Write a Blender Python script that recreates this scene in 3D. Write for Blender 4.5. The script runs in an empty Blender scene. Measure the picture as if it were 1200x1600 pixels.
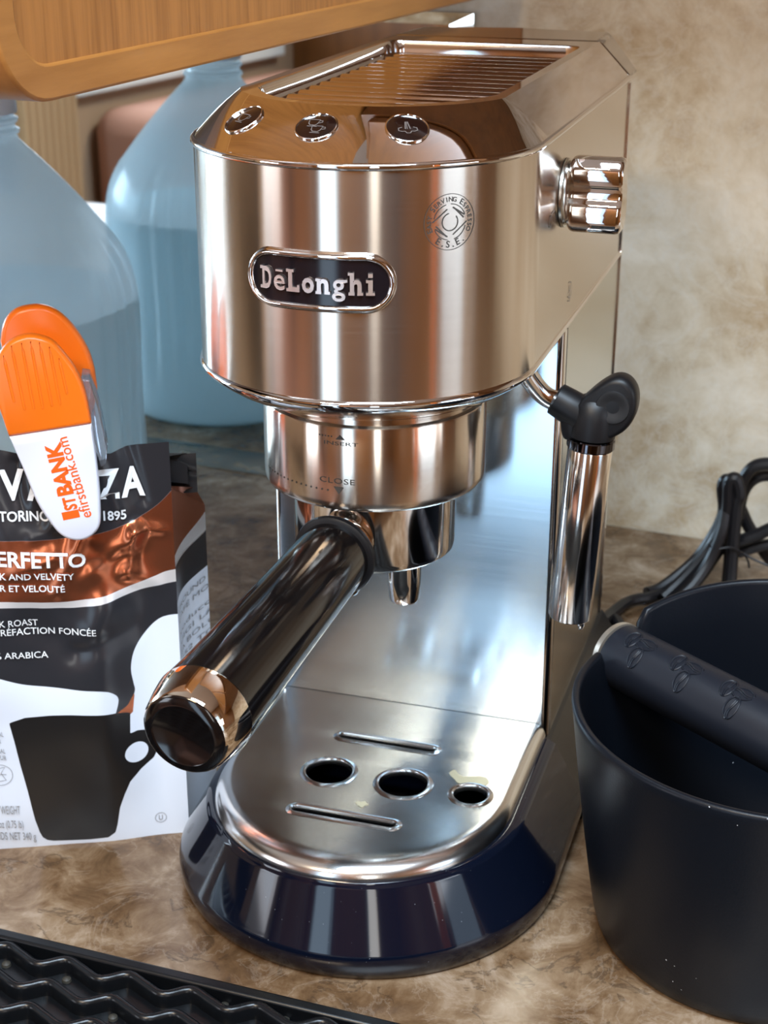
import bpy, bmesh, math, random
import numpy as np
from mathutils import Vector, Matrix, noise
random.seed(4)
SC = bpy.context.scene
COL = SC.collection
R = math.radians
PI = math.pi

# ------------------------------------------------------------------ camera
cam_d = bpy.data.cameras.new('camera')
cam = bpy.data.objects.new('camera', cam_d); COL.objects.link(cam)
th, ps, ro = R(22.30), R(16.97), R(0.096)
fw = Vector((-math.sin(ps)*math.cos(th), math.cos(ps)*math.cos(th), -math.sin(th)))
rt = Vector((math.cos(ps), math.sin(ps), 0)); up = rt.cross(fw)
r2 = rt*math.cos(ro)+up*math.sin(ro); u2 = up*math.cos(ro)-rt*math.sin(ro)
m = Matrix((r2, u2, -fw)).transposed().to_4x4(); m.translation = (0.1870, -0.6569, 0.4303)
cam.matrix_world = m
cam_d.sensor_fit = 'HORIZONTAL'; cam_d.sensor_width = 36.0
cam_d.lens = 2489.7/1200*36
cam_d.clip_start = .01
cam_d.dof.use_dof = True; cam_d.dof.focus_distance = .60; cam_d.dof.aperture_fstop = 30
SC.camera = cam
SC.view_settings.view_transform = 'Standard'
SC.view_settings.look = 'None'
SC.view_settings.exposure = 0.0
SC.view_settings.gamma = 1.0
SC.view_settings.use_curve_mapping = False

# ------------------------------------------------------------------ sky and daylight
W = bpy.data.worlds.new('world'); SC.world = W; W.use_nodes = True
bg = W.node_tree.nodes['Background']
bg.inputs[0].default_value = (.62, .80, 1.0, 1); bg.inputs[1].default_value = 1.6

def area(name, loc, aim, sx, sy, power, color):
    d = bpy.data.lights.new(name, 'AREA'); d.shape = 'RECTANGLE'; d.size = sx; d.size_y = sy
    d.energy = power; d.color = color
    o = bpy.data.objects.new(name, d); COL.objects.link(o)
    o.location = loc
    o.rotation_euler = (Vector(aim)-Vector(loc)).to_track_quat('-Z', 'Z' if abs(aim[2]-loc[2]) < .01 else 'Y').to_euler()
    return o
DAY = (.60, .80, 1.0)
# daylight through the windows and the glazed entrance door of the room, then an added warm fill
area('daylight_door', (-.36, -2.26, .17), (-.36, 0, .17), .36, 1.95, 4.6, DAY)
area('daylight_left', (-1.66, .22, .42), (0, .22, .42), .46, .78, 34, DAY)
area('daylight_front_left', (-1.66, -1.65, .42), (0, -1.65, .42), .7, .75, 8, (.9, .92, 1.0))
area('daylight_right', (1.46, -.62, .40), (0, -.62, .40), .30, .90, 4.5, (.9, .93, 1.0))
area('daylight_front_right', (.80, -2.26, .58), (.80, 0, .58), .22, 1.06, 4.4, (1.0, .93, .84))
area('skylight', (.30, -.80, 1.39), (.30, -.80, 0), .70, .60, 42, (.68, .84, 1.0))
area('warm_fill', (-.2, -1.5, 1.33), (-.2, -1.5, 0), .5, .25, 26, (1.0, .80, .58))  # added fill without a fixture, brightens and warms the room

# ------------------------------------------------------------------ materials
def mat(name, col=(.5, .5, .5), rough=.5, metal=0.0, **kw):
    mt = bpy.data.materials.new(name); mt.use_nodes = True
    b = mt.node_tree.nodes['Principled BSDF']
    b.inputs['Base Color'].default_value = (*col, 1)
    b.inputs['Roughness'].default_value = rough
    b.inputs['Metallic'].default_value = metal
    for k, v in kw.items(): b.inputs[k].default_value = v
    return mt
class NT:
    def __init__(s, mt): s.t = mt.node_tree; s.b = s.t.nodes.get('Principled BSDF')
    def n(s, kind, **kw):
        x = s.t.nodes.new(kind)
        for k, v in kw.items():
            if isinstance(k, str) and k.startswith('i_'): x.inputs[k[2:].replace('_', ' ')].default_value = v
            else: setattr(x, k, v)
        return x
    def l(s, a, b): s.t.links.new(a, b)
    def math(s, op, a, b=None, clamp=False):
        x = s.t.nodes.new('ShaderNodeMath'); x.operation = op; x.use_clamp = clamp
        for i, v in enumerate((a, b)):
            if v is None: continue
            if hasattr(v, 'links'): s.l(v, x.inputs[i])
            else: x.inputs[i].default_value = v
        return x.outputs[0]
    def mix(s, f, a, b):
        x = s.t.nodes.new('ShaderNodeMix'); x.data_type = 'RGBA'
        for i, v in ((0, f), (6, a), (7, b)):
            if hasattr(v, 'links'): s.l(v, x.inputs[i])
            elif isinstance(v, tuple): x.inputs[i].default_value = (*v, 1)
            else: x.inputs[i].default_value = v
        return x.outputs[2]
    def noise(s, scale, vec=None, detail=4, rough=.55, sc=None, dist=0.0):
        x = s.t.nodes.new('ShaderNodeTexNoise'); x.inputs['Scale'].default_value = scale
        x.inputs['Detail'].default_value = detail; x.inputs['Roughness'].default_value = rough
        x.inputs['Distortion'].default_value = dist
        tc = s.t.nodes.new('ShaderNodeTexCoord'); v = tc.outputs['Object']
        if sc:
            mp = s.t.nodes.new('ShaderNodeMapping'); mp.inputs['Scale'].default_value = sc
            s.l(v, mp.inputs[0]); v = mp.outputs[0]
        s.l(v, x.inputs['Vector'])
        return x.outputs['Fac']
    def ramp(s, f, stops):
        x = s.t.nodes.new('ShaderNodeValToRGB'); e = x.color_ramp.elements
        while len(e) < len(stops): e.new(.5)
        for i, (p, c) in enumerate(stops): e[i].position = p; e[i].color = (*c, 1)
        s.l(f, x.inputs[0]); return x.outputs[0]
    def bump(s, h, strength=.2, dist=.001):
        x = s.t.nodes.new('ShaderNodeBump'); x.inputs['Strength'].default_value = strength
        x.inputs['Distance'].default_value = dist
        s.l(h, x.inputs['Height']); s.l(x.outputs[0], s.b.inputs['Normal'])

def brushed(name, col, rough, aniso, tangent, sc, var=.05):
    mt = mat(name, col, rough, 1.0); k = NT(mt)
    k.b.inputs['Anisotropic'].default_value = aniso
    t = k.n('ShaderNodeCombineXYZ')
    for i in range(3): t.inputs[i].default_value = tangent[i]
    k.l(t.outputs[0], k.b.inputs['Tangent'])
    f = k.noise(1, sc=sc, detail=3)
    k.l(k.mix(f, tuple(c*(1-var*1.6) for c in col), tuple(min(1, c*(1+var)) for c in col)), k.b.inputs['Base Color'])
    k.l(k.math('ADD', k.math('MULTIPLY', f, .06), rough-.03), k.b.inputs['Roughness'])
    return mt
M_BRUSH = brushed('brushed_steel', (.66, .58, .50), .19, .93, (0, 0, 1), (9, 9, 3600), .04)
M_SIDE = brushed('satin_steel_side', (.62, .62, .57), .20, .5, (0, 0, 1), (10, 10, 3600), .04)
M_PANEL = brushed('brushed_steel_panel', (.52, .64, .73), .17, .88, (0, 0, 1), (12, 12, 3000), .06)
M_CHROME = mat('chrome', (.80, .78, .77), .035, 1.0)
M_CHROME_D = mat('dark_chrome', (.10, .10, .115), .06, 1.0)
M_BASKET = mat('polished_steel', (.74, .72, .70), .09, 1.0)
M_TUBE = brushed('tube_steel', (.80, .75, .70), .13, .3, (0, 0, 1), (10, 10, 3000), .03)
# tray plate: polished steel with faint scratches and a dried stain
M_TRAY = mat('tray_steel', (.70, .70, .69), .13, 1.0); k = NT(M_TRAY)
f = k.noise(60, detail=6); f2 = k.noise(9, detail=4, dist=.6)
k.l(k.math('ADD', k.math('MULTIPLY', f, .14), .13), k.b.inputs['Roughness'])
k.l(k.mix(k.ramp(f2, [(.40, (0, 0, 0)), (.62, (1, 1, 1))]), (.68, .69, .69), (.77, .76, .74)), k.b.inputs['Base Color'])
# glossy dark plastic of the base
M_BASE = mat('glossy_navy_plastic', (.0025, .0042, .011), .07, 0, **{'IOR': 1.52})
k = NT(M_BASE); f = k.noise(1100, detail=1)
k.l(k.mix(k.math('GREATER_THAN', f, .80), (.0025, .0042, .011), (.25, .27, .3)), k.b.inputs['Base Color'])
M_BASER = mat('satin_black_plastic', (.005, .005, .006), .24, 0, **{'Specular IOR Level': .35})
M_HANDLE = mat('glossy_black_handle', (.004, .003, .003), .11, 0, **{'IOR': 1.55})
M_BLACKR = mat('black_rubber', (.006, .006, .007), .42, 0, **{'Specular IOR Level': .32})
M_BLACKM = mat('matte_black', (.006, .006, .007), .6)
M_CORD = mat('cord_rubber', (.009, .008, .009), .40, 0, **{'Specular IOR Level': .35})
M_BUTTON = mat('button_face', (.010, .004, .003), .12)
M_INK = mat('ink_dark', (.05, .045, .04), .5)
M_INKG = mat('ink_grey', (.22, .22, .23), .5)
M_ICON = mat('icon_grey', (.13, .11, .10), .4)
M_WTEXT = mat('white_print', (.80, .82, .84), .4)
M_BEIGE = mat('paper_beige', (.62, .58, .50), .5)
M_ORANGE = mat('orange_plastic', (.86, .17, .008), .30, 0, **{'Subsurface Weight': .05, 'Subsurface Radius': (.004, .001, .0005), 'Subsurface Scale': 1.0})
M_ORANGEP = mat('orange_print', (.86, .12, .01), .35)
M_WHITEP = mat('white_plastic', (.76, .79, .90), .28)
M_CLEAR = mat('clear_plastic', (.72, .74, .80), .08, 0, **{'Transmission Weight': .85, 'IOR': 1.45})
M_GROUNDS = mat('dried_milk', (.60, .54, .36), .5)

# knock box: matte rubber with scattered white specks
M_KNOCK = mat('knock_box_black', (.0035, .0045, .0065), .36, 0, **{'Specular IOR Level': .26}); k = NT(M_KNOCK)
v = k.n('ShaderNodeTexVoronoi'); v.inputs['Scale'].default_value = 190
tc = k.n('ShaderNodeTexCoord'); k.l(tc.outputs['Object'], v.inputs['Vector'])
sp = k.math('LESS_THAN', v.outputs['Distance'], .056)
fm = k.math('GREATER_THAN', k.noise(22, detail=3), .57)
k.l(k.mix(k.math('MULTIPLY', sp, fm), (.004, .0055, .009), (.50, .52, .55)), k.b.inputs['Base Color'])
k.bump(k.noise(900, detail=2), .12, .0004)
M_BAR = mat('bar_rubber', (.008, .010, .016), .46, 0, **{'Specular IOR Level': .35})
M_MAT = mat('mat_black', (.0035, .0040, .005), .28, 0, **{'Specular IOR Level': .4})

# counter: brown marbled laminate
M_COUNTER = mat('marbled_brown_laminate', (.3, .2, .12), .20, 0, **{'IOR': 1.5}); k = NT(M_COUNTER)
a = k.noise(9, detail=9, rough=.62, dist=.5); b_ = k.noise(42, detail=9, rough=.66, dist=.8); c_ = k.noise(26, detail=7, rough=.58, dist=.9)
base = k.ramp(k.math('ADD', k.math('MULTIPLY', a, .55), k.math('MULTIPLY', b_, .45)),
    [(.36, (.055, .029, .013)), (.45, (.135, .076, .037)), (.52, (.225, .147, .086)), (.62, (.38, .29, .21))])
vein = k.math('ABSOLUTE', k.math('SUBTRACT', c_, .5))
lines = k.ramp(vein, [(.0, (1, 1, 1)), (.010, (.55, .55, .55)), (.022, (0, 0, 0))])
gate = k.math('GREATER_THAN', k.noise(24, detail=3), .50)
fin = k.mix(k.math('MULTIPLY', k.math('MULTIPLY', lines, gate), .62), base, (.050, .030, .018))
lite = k.math('ABSOLUTE', k.math('SUBTRACT', k.noise(23, detail=8, rough=.66, dist=1.2), .48))
lf = k.ramp(lite, [(.0, (1, 1, 1)), (.02, (0, 0, 0))])
k.l(k.mix(k.math('MULTIPLY', lf, .13), fin, (.60, .50, .40)), k.b.inputs['Base Color'])
k.l(k.math('ADD', k.math('MULTIPLY', b_, .12), .16), k.b.inputs['Roughness'])

# backsplash: beige mottled stone laminate
M_STONE = mat('beige_stone_laminate', (.6, .53, .43), .32); k = NT(M_STONE)
a = k.noise(11, detail=9, rough=.66, dist=.4); b_ = k.noise(45, detail=8, rough=.7, dist=.6)
base = k.ramp(k.math('ADD', k.math('MULTIPLY', a, .68), k.math('MULTIPLY', b_, .32)),
    [(.30, (.24, .145, .07)), (.42, (.47, .345, .21)), (.52, (.63, .53, .385)), (.66, (.78, .70, .57))])
vein = k.math('ABSOLUTE', k.math('SUBTRACT', k.noise(26, detail=9, rough=.68, dist=1.6), .5))
lf = k.ramp(vein, [(.0, (1, 1, 1)), (.03, (0, 0, 0))])
k.l(k.mix(k.math('MULTIPLY', lf, .28), base, (.72, .69, .62)), k.b.inputs['Base Color'])

def wood(name, c1, c2, sc, rough=.32):
    mt = mat(name, c1, rough); k = NT(mt)
    f = k.noise(1, sc=sc, detail=7, rough=.65); g = k.noise(1, sc=tuple(s*.22 for s in sc), detail=3)
    x = k.math('ADD', k.math('MULTIPLY', f, .65), k.math('MULTIPLY', g, .35))
    k.l(k.ramp(x, [(.30, c2), (.52, c1), (.72, tuple(min(1, q*1.2) for q in c1))]), k.b.inputs['Base Color'])
    k.bump(f, .10, .0006)
    return mt
M_WOODV = wood('oak_veneer_vertical', (.41, .165, .040), (.24, .085, .018), (330, 330, 14))
M_WOODH = wood('oak_edge_band', (.44, .185, .045), (.33, .125, .026), (120, 7, 120))
M_WOODR = wood('room_wood', (.20, .078, .020), (.12, .045, .012), (40, 40, 3), .35)
M_CREAM = mat('cream_ceiling', (.60, .50, .42), .8)
M_WALLR = mat('tan_wall', (.42, .30, .20), .8)
M_FLOOR = wood('floor_wood', (.22, .12, .06), (.13, .07, .035), (3, 40, 40), .4)
M_PINK = mat('pinkish_upholstery', (.50, .27, .20), .8)
M_LINEN = mat('pale_blind', (.72, .82, .88), .7)
M_MIRROR = mat('mirror_silver', (.80, .87, .88), .015, 1.0)
M_FRAME = mat('white_frame', (.68, .66, .66), .5)

# jug: milky plastic shell, bluish water inside
M_JUG = mat('milky_blue_plastic', (.76, .84, .88), .18); k = NT(M_JUG)
tr = k.n('ShaderNodeBsdfTransparent'); tr.inputs[0].default_value = (.88, .95, .98, 1)
tl = k.n('ShaderNodeBsdfTranslucent'); tl.inputs[0].default_value = (.88, .95, .97, 1)
m1 = k.n('ShaderNodeMixShader'); m1.inputs[0].default_value = .45
m2 = k.n('ShaderNodeMixShader'); m2.inputs[0].default_value = .32
k.l(k.b.outputs[0], m1.inputs[1]); k.l(tl.outputs[0], m1.inputs[2])
k.l(m1.outputs[0], m2.inputs[1]); k.l(tr.outputs[0], m2.inputs[2])
k.l(m2.outputs[0], k.t.nodes['Material Output'].inputs[0])
M_WATER = mat('water_blue', (.70, .84, .90), .10); k = NT(M_WATER)
tl = k.n('ShaderNodeBsdfTranslucent'); tl.inputs[0].default_value = (.80, .93, .97, 1)
m1 = k.n('ShaderNodeMixShader'); m1.inputs[0].default_value = .6
k.l(k.b.outputs[0], m1.inputs[1]); k.l(tl.outputs[0], m1.inputs[2])
k.l(m1.outputs[0], k.t.nodes['Material Output'].inputs[0])

# bag foil: printed regions come from distance attributes stored on the mesh
def foil(name):
    mt = mat(name, (.6, .6, .6), .3); k = NT(mt)
    def at(n):
        x = k.n('ShaderNodeAttribute'); x.attribute_name = n; return x.outputs['Fac']
    def inside(n): return k.math('ADD', k.math('MULTIPLY', at(n), -6000.0), .5, True)
    wht, blk, cop = (.70, .76, .86), (.022, .022, .026), (.52, .16, .075)
    iw, ib, ic, im = inside('d_white'), inside('d_black'), inside('d_copper'), inside('d_mug')
    c = k.mix(ib, wht, blk); c = k.mix(ic, c, cop); c = k.mix(iw, c, (.82, .80, .80)); c = k.mix(im, c, (.010, .009, .009))
    k.l(c, k.b.inputs['Base Color'])
    met = k.math('MULTIPLY', ic, .88)
    met = k.math('MAXIMUM', met, k.math('MULTIPLY', iw, .5))
    k.l(k.math('MULTIPLY', met, k.math('SUBTRACT', 1.0, im)), k.b.inputs['Metallic'])
    k.l(k.math('SUBTRACT', .34, k.math('MULTIPLY', k.math('MAXIMUM', ic, ib), .10)), k.b.inputs['Roughness'])
    return mt
M_FOIL = foil('printed_foil')

# ------------------------------------------------------------------ mesh helpers
def mesh_obj(name, verts, faces, mt, parent=None, smooth=35, loc=None):
    me = bpy.data.meshes.new(name)
    me.from_pydata([tuple(v) for v in verts], [], [tuple(f) for f in faces])
    me.validate(); 
    bm = bmesh.new(); bm.from_mesh(me)
    bmesh.ops.remove_doubles(bm, verts=bm.verts, dist=1e-6)
    bmesh.ops.recalc_face_normals(bm, faces=bm.faces)
    bm.to_mesh(me); bm.free()
    return finish(name, me, mt, parent, smooth, loc)
def finish(name, me, mt, parent=None, smooth=35, loc=None):
    me.materials.append(mt)
    if smooth:
        for p in me.polygons: p.use_smooth = True
        me.set_sharp_from_angle(angle=R(smooth))
    o = bpy.data.objects.new(name, me); COL.objects.link(o)
    if parent is not None:
        o.parent = parent; o.location = -Vector(parent.location) if loc is None else loc
    elif loc is not None: o.location = loc
    return o
def tag(o, label=None, cat=None, group=None, kind=None):
    if label: o['label'] = label
    if cat: o['category'] = cat
    if group: o['group'] = group
    if kind: o['kind'] = kind
    return o
def empty(name, loc, label, cat, group=None):
    o = bpy.data.objects.new(name, None); COL.objects.link(o); o.location = loc
    o.empty_display_size = .02
    return tag(o, label, cat, group)

def loft(rings, closed=True, cap0=True, cap1=True):
    n = len(rings[0]); vs = [v for r in rings for v in r]; fs = []
    for i in range(len(rings)-1):
        for j in range(n if closed else n-1):
            a = i*n+j; b = i*n+(j+1) % n
            fs.append((a, b, b+n, a+n))
    if cap0: fs.append(tuple(range(n-1, -1, -1)))
    if cap1: fs.append(tuple((len(rings)-1)*n+j for j in range(n)))
    return vs, fs
def lathe(profile, n=64, c=(0, 0), cap0=True, cap1=True):
    rings = [[(c[0]+r*math.cos(2*PI*j/n), c[1]+r*math.sin(2*PI*j/n), z) for j in range(n)] for r, z in profile]
    return loft(rings, True, cap0, cap1)
def frame(d):
    d = Vector(d).normalized(); a = Vector((0, 0, 1)) if abs(d.z) < .9 else Vector((1, 0, 0))
    x = d.cross(a).normalized(); y = x.cross(d).normalized()
    return x, y, d
def lathe_axis(profile, p0, d, n=48, cap0=True, cap1=True):
    x, y, d = frame(d); p0 = Vector(p0)
    rings = [[tuple(p0+d*t+x*(r*math.cos(2*PI*j/n))+y*(r*math.sin(2*PI*j/n))) for j in range(n)] for r, t in profile]
    return loft(rings, True, cap0, cap1)
def smooth_path(pts, sub=6):
    P = [Vector(p) for p in pts]; out = []
    for i in range(len(P)-1):
        p0 = P[max(i-1, 0)]; p1 = P[i]; p2 = P[i+1]; p3 = P[min(i+2, len(P)-1)]
        for s in range(sub):
            t = s/sub
            out.append(.5*((2*p1)+(p2-p0)*t+(2*p0-5*p1+4*p2-p3)*t*t+(3*p1-p0-3*p2+p3)*t**3))
    out.append(P[-1]); return out
def tube(pts, r, n=12, closed=False, caps=True):
    P = [Vector(p) for p in pts]; rings = []; prev = None
    for i, p in enumerate(P):
        if closed: d = P[(i+1) % len(P)]-P[i-1]
        else: d = P[min(i+1, len(P)-1)]-P[max(i-1, 0)]
        d.normalize()
        if prev is None: x, y, _ = frame(d)
        else:
            x = prev-d*prev.dot(d); x.normalize(); y = d.cross(x)
        prev = x; rr = r[i] if hasattr(r, '__len__') else r
        rings.append([tuple(p+x*(rr*math.cos(2*PI*j/n))+y*(rr*math.sin(2*PI*j/n))) for j in range(n)])
    if closed:
        rings.append(rings[0]); return loft(rings, True, False, False)
    return loft(rings, True, caps, caps)
def merge(*parts):
    vs, fs = [], []
    for v, f in parts:
        o = len(vs); vs += list(v); fs += [tuple(i+o for i in q) for q in f]
    return vs, fs
def box(x0, x1, y0, y1, z0, z1):
    v = [(x, y, z) for z in (z0, z1) for x, y in ((x0, y0), (x1, y0), (x1, y1), (x0, y1))]
    return v, [(3, 2, 1, 0), (4, 5, 6, 7), (0, 1, 5, 4), (1, 2, 6, 5), (2, 3, 7, 6), (3, 0, 4, 7)]
def bevel(o, w, seg=3, ang=30):
    md = o.modifiers.new('bevel', 'BEVEL'); md.width = w; md.segments = seg; md.limit_method = 'ANGLE'; md.angle_limit = R(ang)
    return o
def fill2d(loops, depth=0.0, offset=0.0, bev=0.0, res=2):
    """flat polygons (first loop minus the holes) -> triangulated verts, faces; depth gives a prism"""
    cu = bpy.data.curves.new('tmp', 'CURVE'); cu.dimensions = '2D'; cu.fill_mode = 'BOTH'
    for L in loops:
        s = cu.splines.new('POLY'); s.points.add(len(L)-1); s.use_cyclic_u = True
        for p, q in zip(s.points, L): p.co = (q[0], q[1], 0, 1)
    cu.extrude = depth/2; cu.bevel_depth = bev; cu.bevel_resolution = res; cu.offset = offset
    return curve_mesh(cu)
def curve_mesh(cu):
    ob = bpy.data.objects.new('tmp', cu); COL.objects.link(ob)
    dg = bpy.context.evaluated_depsgraph_get()
    me = bpy.data.meshes.new_from_object(ob.evaluated_get(dg))
    vs = [tuple(v.co) for v in me.vertices]; fs = [tuple(p.vertices) for p in me.polygons]
    bpy.data.objects.remove(ob); bpy.data.meshes.remove(me)
    (bpy.data.curves.remove(cu))
    return vs, fs
def text2d(s, bold=0.0, depth=0.0, spacing=1.0):
    cu = bpy.data.curves.new('tmp', 'FONT'); cu.body = s; cu.size = 1; cu.offset = bold; cu.extrude = depth
    cu.space_character = spacing; cu.resolution_u = 3
    return curve_mesh(cu)
def fit_text(s, x0, x1, y0, y1, bold=0.0, cap=.70, keep=False, depth=0.0, spacing=1.0):
    """text scaled into x0..x1 with its baseline at y0 and the capitals up to y1"""
    vs, fs = text2d(s, bold, depth, spacing); a = np.array(vs)
    mn, mx = a[:, 0].min(), a[:, 0].max(); sx = (x1-x0)/(mx-mn); sy = (y1-y0)/cap
    a[:, 0] = x0+(a[:, 0]-mn)*sx; a[:, 1] = y0+a[:, 1]*sy
    return [tuple(q) for q in a], fs
def mapped(part, fn): return [fn(*v) for v in part[0]], part[1]
def ring2d(cx, cy, r, w, n=48, a0=0, a1=360):
    full = abs(a1-a0) >= 360; m_ = n if full else n+1
    vs = []; fs = []
    for j in range(m_):
        t = R(a0+(a1-a0)*j/n)
        for q in (r-w/2, r+w/2): vs.append((cx+q*math.cos(t), cy+q*math.sin(t), 0))
    for j in range(n):
        a = 2*j; b = 2*((j+1) % m_); fs.append((a, a+1, b+1, b))
    return vs, fs
def line2d(pts, w, closed=False):
    vs, fs = [], []; n = len(pts)
    for i, p in enumerate(pts):
        a = Vector(pts[i-1] if (i or closed) else p); b = Vector(pts[(i+1) % n] if (i < n-1 or closed) else p)
        d = (b-a).normalized(); nn = Vector((-d.y, d.x))*w/2
        vs += [(p[0]+nn.x, p[1]+nn.y, 0), (p[0]-nn.x, p[1]-nn.y, 0)]
    for i in range(n if closed else n-1):
        a = 2*i; b = 2*((i+1) % n); fs.append((a, a+1, b+1, b))
    return vs, fs
def dshape(rad, cy, yb, n=48, wy=None):
    """plan of a D: half circle to the front, straight sides back to yb; counter-clockwise from the back right"""
    P = [(rad, yb)]
    P += [(rad, cy+(yb-cy)*(1-t/6)) for t in range(1, 6)]
    P += [(rad*math.cos(a), cy-rad*math.sin(a)) for a in [PI*j/n for j in range(n+1)]]
    P += [(-rad, cy+(yb-cy)*t/6) for t in range(1, 6)] + [(-rad, yb)]
    return P
def dring(rad, cy, yb, z, n=48): return [(x, y, z) for x, y in dshape(rad, cy, yb, n)]

# ================================================================== THE SETTING
WA = Vector((-.2977, .3987, 0)); WD = Vector((math.cos(R(-4.527)), math.sin(R(-4.527)), 0)); WN = Vector((-WD.y, WD.x, 0))
def wall_pt(s, d, z): return tuple(WA+WD*s+WN*(-d)+Vector((0, 0, z)))       # s along the wall, d out from it
def wall_box(s0, s1, d0, d1, z0, z1):
    v = [wall_pt(s, d, z) for z in (z0, z1) for s, d in ((s0, d1), (s1, d1), (s1, d0), (s0, d0))]
    return v, box(0, 1, 0, 1, 0, 1)[1]
S_MIR = .2300          # right edge of the mirror along the wall
tag(mesh_obj('wall_back', *wall_box(-1.5, 1.75, -.05, -.0004, -.9, 1.38), M_STONE), kind='structure')
tag(mesh_obj('wall_left', *merge(box(-1.75, -1.70, -2.35, -2.0, -.9, 1.38), box(-1.75, -1.70, -1.3, -.03, -.9, 1.38), box(-1.75, -1.70, .47, .62, -.9, 1.38),
    box(-1.75, -1.70, -2.0, .3, -.9, .04), box(-1.75, -1.70, -2.0, .62, .80, 1.38), box(-1.75, -1.70, .3, .62, -.9, .04)), M_WALLR), kind='structure')
tag(mesh_obj('wall_right', *merge(box(1.5, 1.55, -2.35, -.85, -.9, 1.38), box(1.5, 1.55, -.39, .4, -.9, 1.38),
    box(1.5, 1.55, -.85, -.39, -.9, -.08), box(1.5, 1.55, -.85, -.39, .88, 1.38)), M_WOODR), kind='structure')
tag(mesh_obj('wall_front', *merge(box(-1.75, -.60, -2.35, -2.3, -.9, 1.38), box(-.12, .54, -2.35, -2.3, -.9, 1.38), box(1.06, 1.55, -2.35, -2.3, -.9, 1.38),
    box(-.60, -.12, -2.35, -2.3, 1.20, 1.38), box(.54, .68, -2.35, -2.3, -.9, 1.38), box(.92, 1.06, -2.35, -2.3, -.9, 1.38), box(.68, .92, -2.35, -2.3, -.9, .02), box(.68, .92, -2.35, -2.3, 1.14, 1.38)), M_WOODR), kind='structure')
tag(mesh_obj('floor', *box(-1.75, 1.55, -2.35, .62, -.95, -.9), M_FLOOR), kind='structure')
tag(mesh_obj('ceiling', *merge(box(-1.75, -.06, -2.35, .62, 1.38, 1.43), box(.66, 1.55, -2.35, .62, 1.38, 1.43),
    box(-.06, .66, -2.35, -1.11, 1.38, 1.43), box(-.06, .66, -.49, .62, 1.38, 1.43)), M_CREAM), kind='structure')

# counter top and the cabinets under it
cp = [(-1.3, -.40), (1.3, -.40)]
ct = [(-1.45, -.40, 0), (1.45, -.40, 0), wall_pt(1.75, .0, 0), wall_pt(-1.15, .0, 0)]
cv = [(x, y, -.04) for x, y, z in ct]+ct
o = mesh_obj('countertop', cv, box(0, 1, 0, 1, 0, 1)[1], M_COUNTER)
bevel(o, .003)
tag(o, 'brown marbled laminate kitchen countertop with dark veins', 'countertop')
bc = empty('base_cabinet', (0, -.37, -.9), 'wooden base cabinet run under the marbled countertop', 'cabinet')
mesh_obj('body', *box(-1.42, 1.42, -.36, .22, -.9, -.041), M_WOODR, bc)
for i in range(6):
    x = -1.40+i*.47
    d = bevel(mesh_obj('door', *box(x, x+.45, -.38, -.361, -.82, -.07), M_WOODR, bc), .004)

# mirror on the left part of the back wall: flat pane with a bevelled border
def mir(s, d, z): return wall_pt(s, d, z)
s0, s1, z0, z1, bw_ = -1.0, S_MIR, .0005, .3388, .017
mirror = empty('wall_mirror', wall_pt(-.3, 0, .0005), 'wide wall mirror behind the water jug, its edge just above the countertop', 'mirror')
mesh_obj('pane', [mir(s0+bw_, .0030, z0+bw_), mir(s1-bw_, .0030, z0+bw_), mir(s1-bw_, .0030, z1-bw_*.45), mir(s0+bw_, .0030, z1-bw_*.45),
    mir(s0+bw_, .0012, z0+bw_), mir(s1-bw_, .0012, z0+bw_), mir(s1-bw_, .0012, z1-bw_*.45), mir(s0+bw_, .0012, z1-bw_*.45)],
    [(0, 1, 2, 3), (7, 6, 5, 4), (0, 4, 5, 1), (1, 5, 6, 2), (2, 6, 7, 3), (3, 7, 4, 0)], M_MIRROR, mirror, smooth=0)
ov = [(s0, .0046, z0), (s1, .0046, z0), (s1, .0046, z1), (s0, .0046, z1)]
iv = [(s0+bw_, .0030, z0+bw_), (s1-bw_, .0030, z0+bw_), (s1-bw_, .0030, z1-bw_*.45), (s0+bw_, .0030, z1-bw_*.45)]
bv = [mir(*q) for q in ov]+[mir(*q) for q in iv]+[mir(q[0], .0005, q[2]) for q in ov]
mesh_obj('bevelled_border', bv, [(0, 1, 5, 4), (1, 2, 6, 5), (2, 3, 7, 6), (3, 0, 4, 7), (0, 8, 9, 1), (1, 9, 10, 2), (2, 10, 11, 3), (3, 11, 8, 0)], M_MIRROR, mirror, smooth=0)

# overhanging wooden cabinet whose right side shows at the top left
XC = .2615   # wall coordinate of the visible side
cb = empty('overhead_cabinet', wall_pt(XC-.3, .0, .358), 'honey oak overhead cabinet with rounded solid-wood edge band', 'cabinet')
DEP, ZB, ZT, rc = .5745, .3545, .85, .024
def side_outline(inset, rr, zt):
    P = [(0.0, zt), (0.0, ZB+inset)]
    cx, cz = DEP-inset-rr, ZB+inset+rr
    P += [(cx+rr*math.cos(a), cz+rr*math.sin(a)) for a in [(-PI/2)+PI/2*j/10 for j in range(11)]]
    P += [(DEP-inset, zt)]
    return P
def side_prism(out, sa, sb):
    v = [wall_pt(sa, d, z) for d, z in out]+[wall_pt(sb, d, z) for d, z in out]; n = len(out)
    return v, [tuple(range(n)), tuple(range(2*n-1, n-1, -1))]+[(i, i+n, (i+1) % n+n, (i+1) % n) for i in range(n)]
def side_prism_w(out, sa, sb):
    return side_prism(out, sa, sb)
mesh_obj('side_panel', *side_prism(side_outline(.0120, .018, ZT), XC-.010, XC-.0008), M_WOODV, cb, smooth=20)
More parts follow.
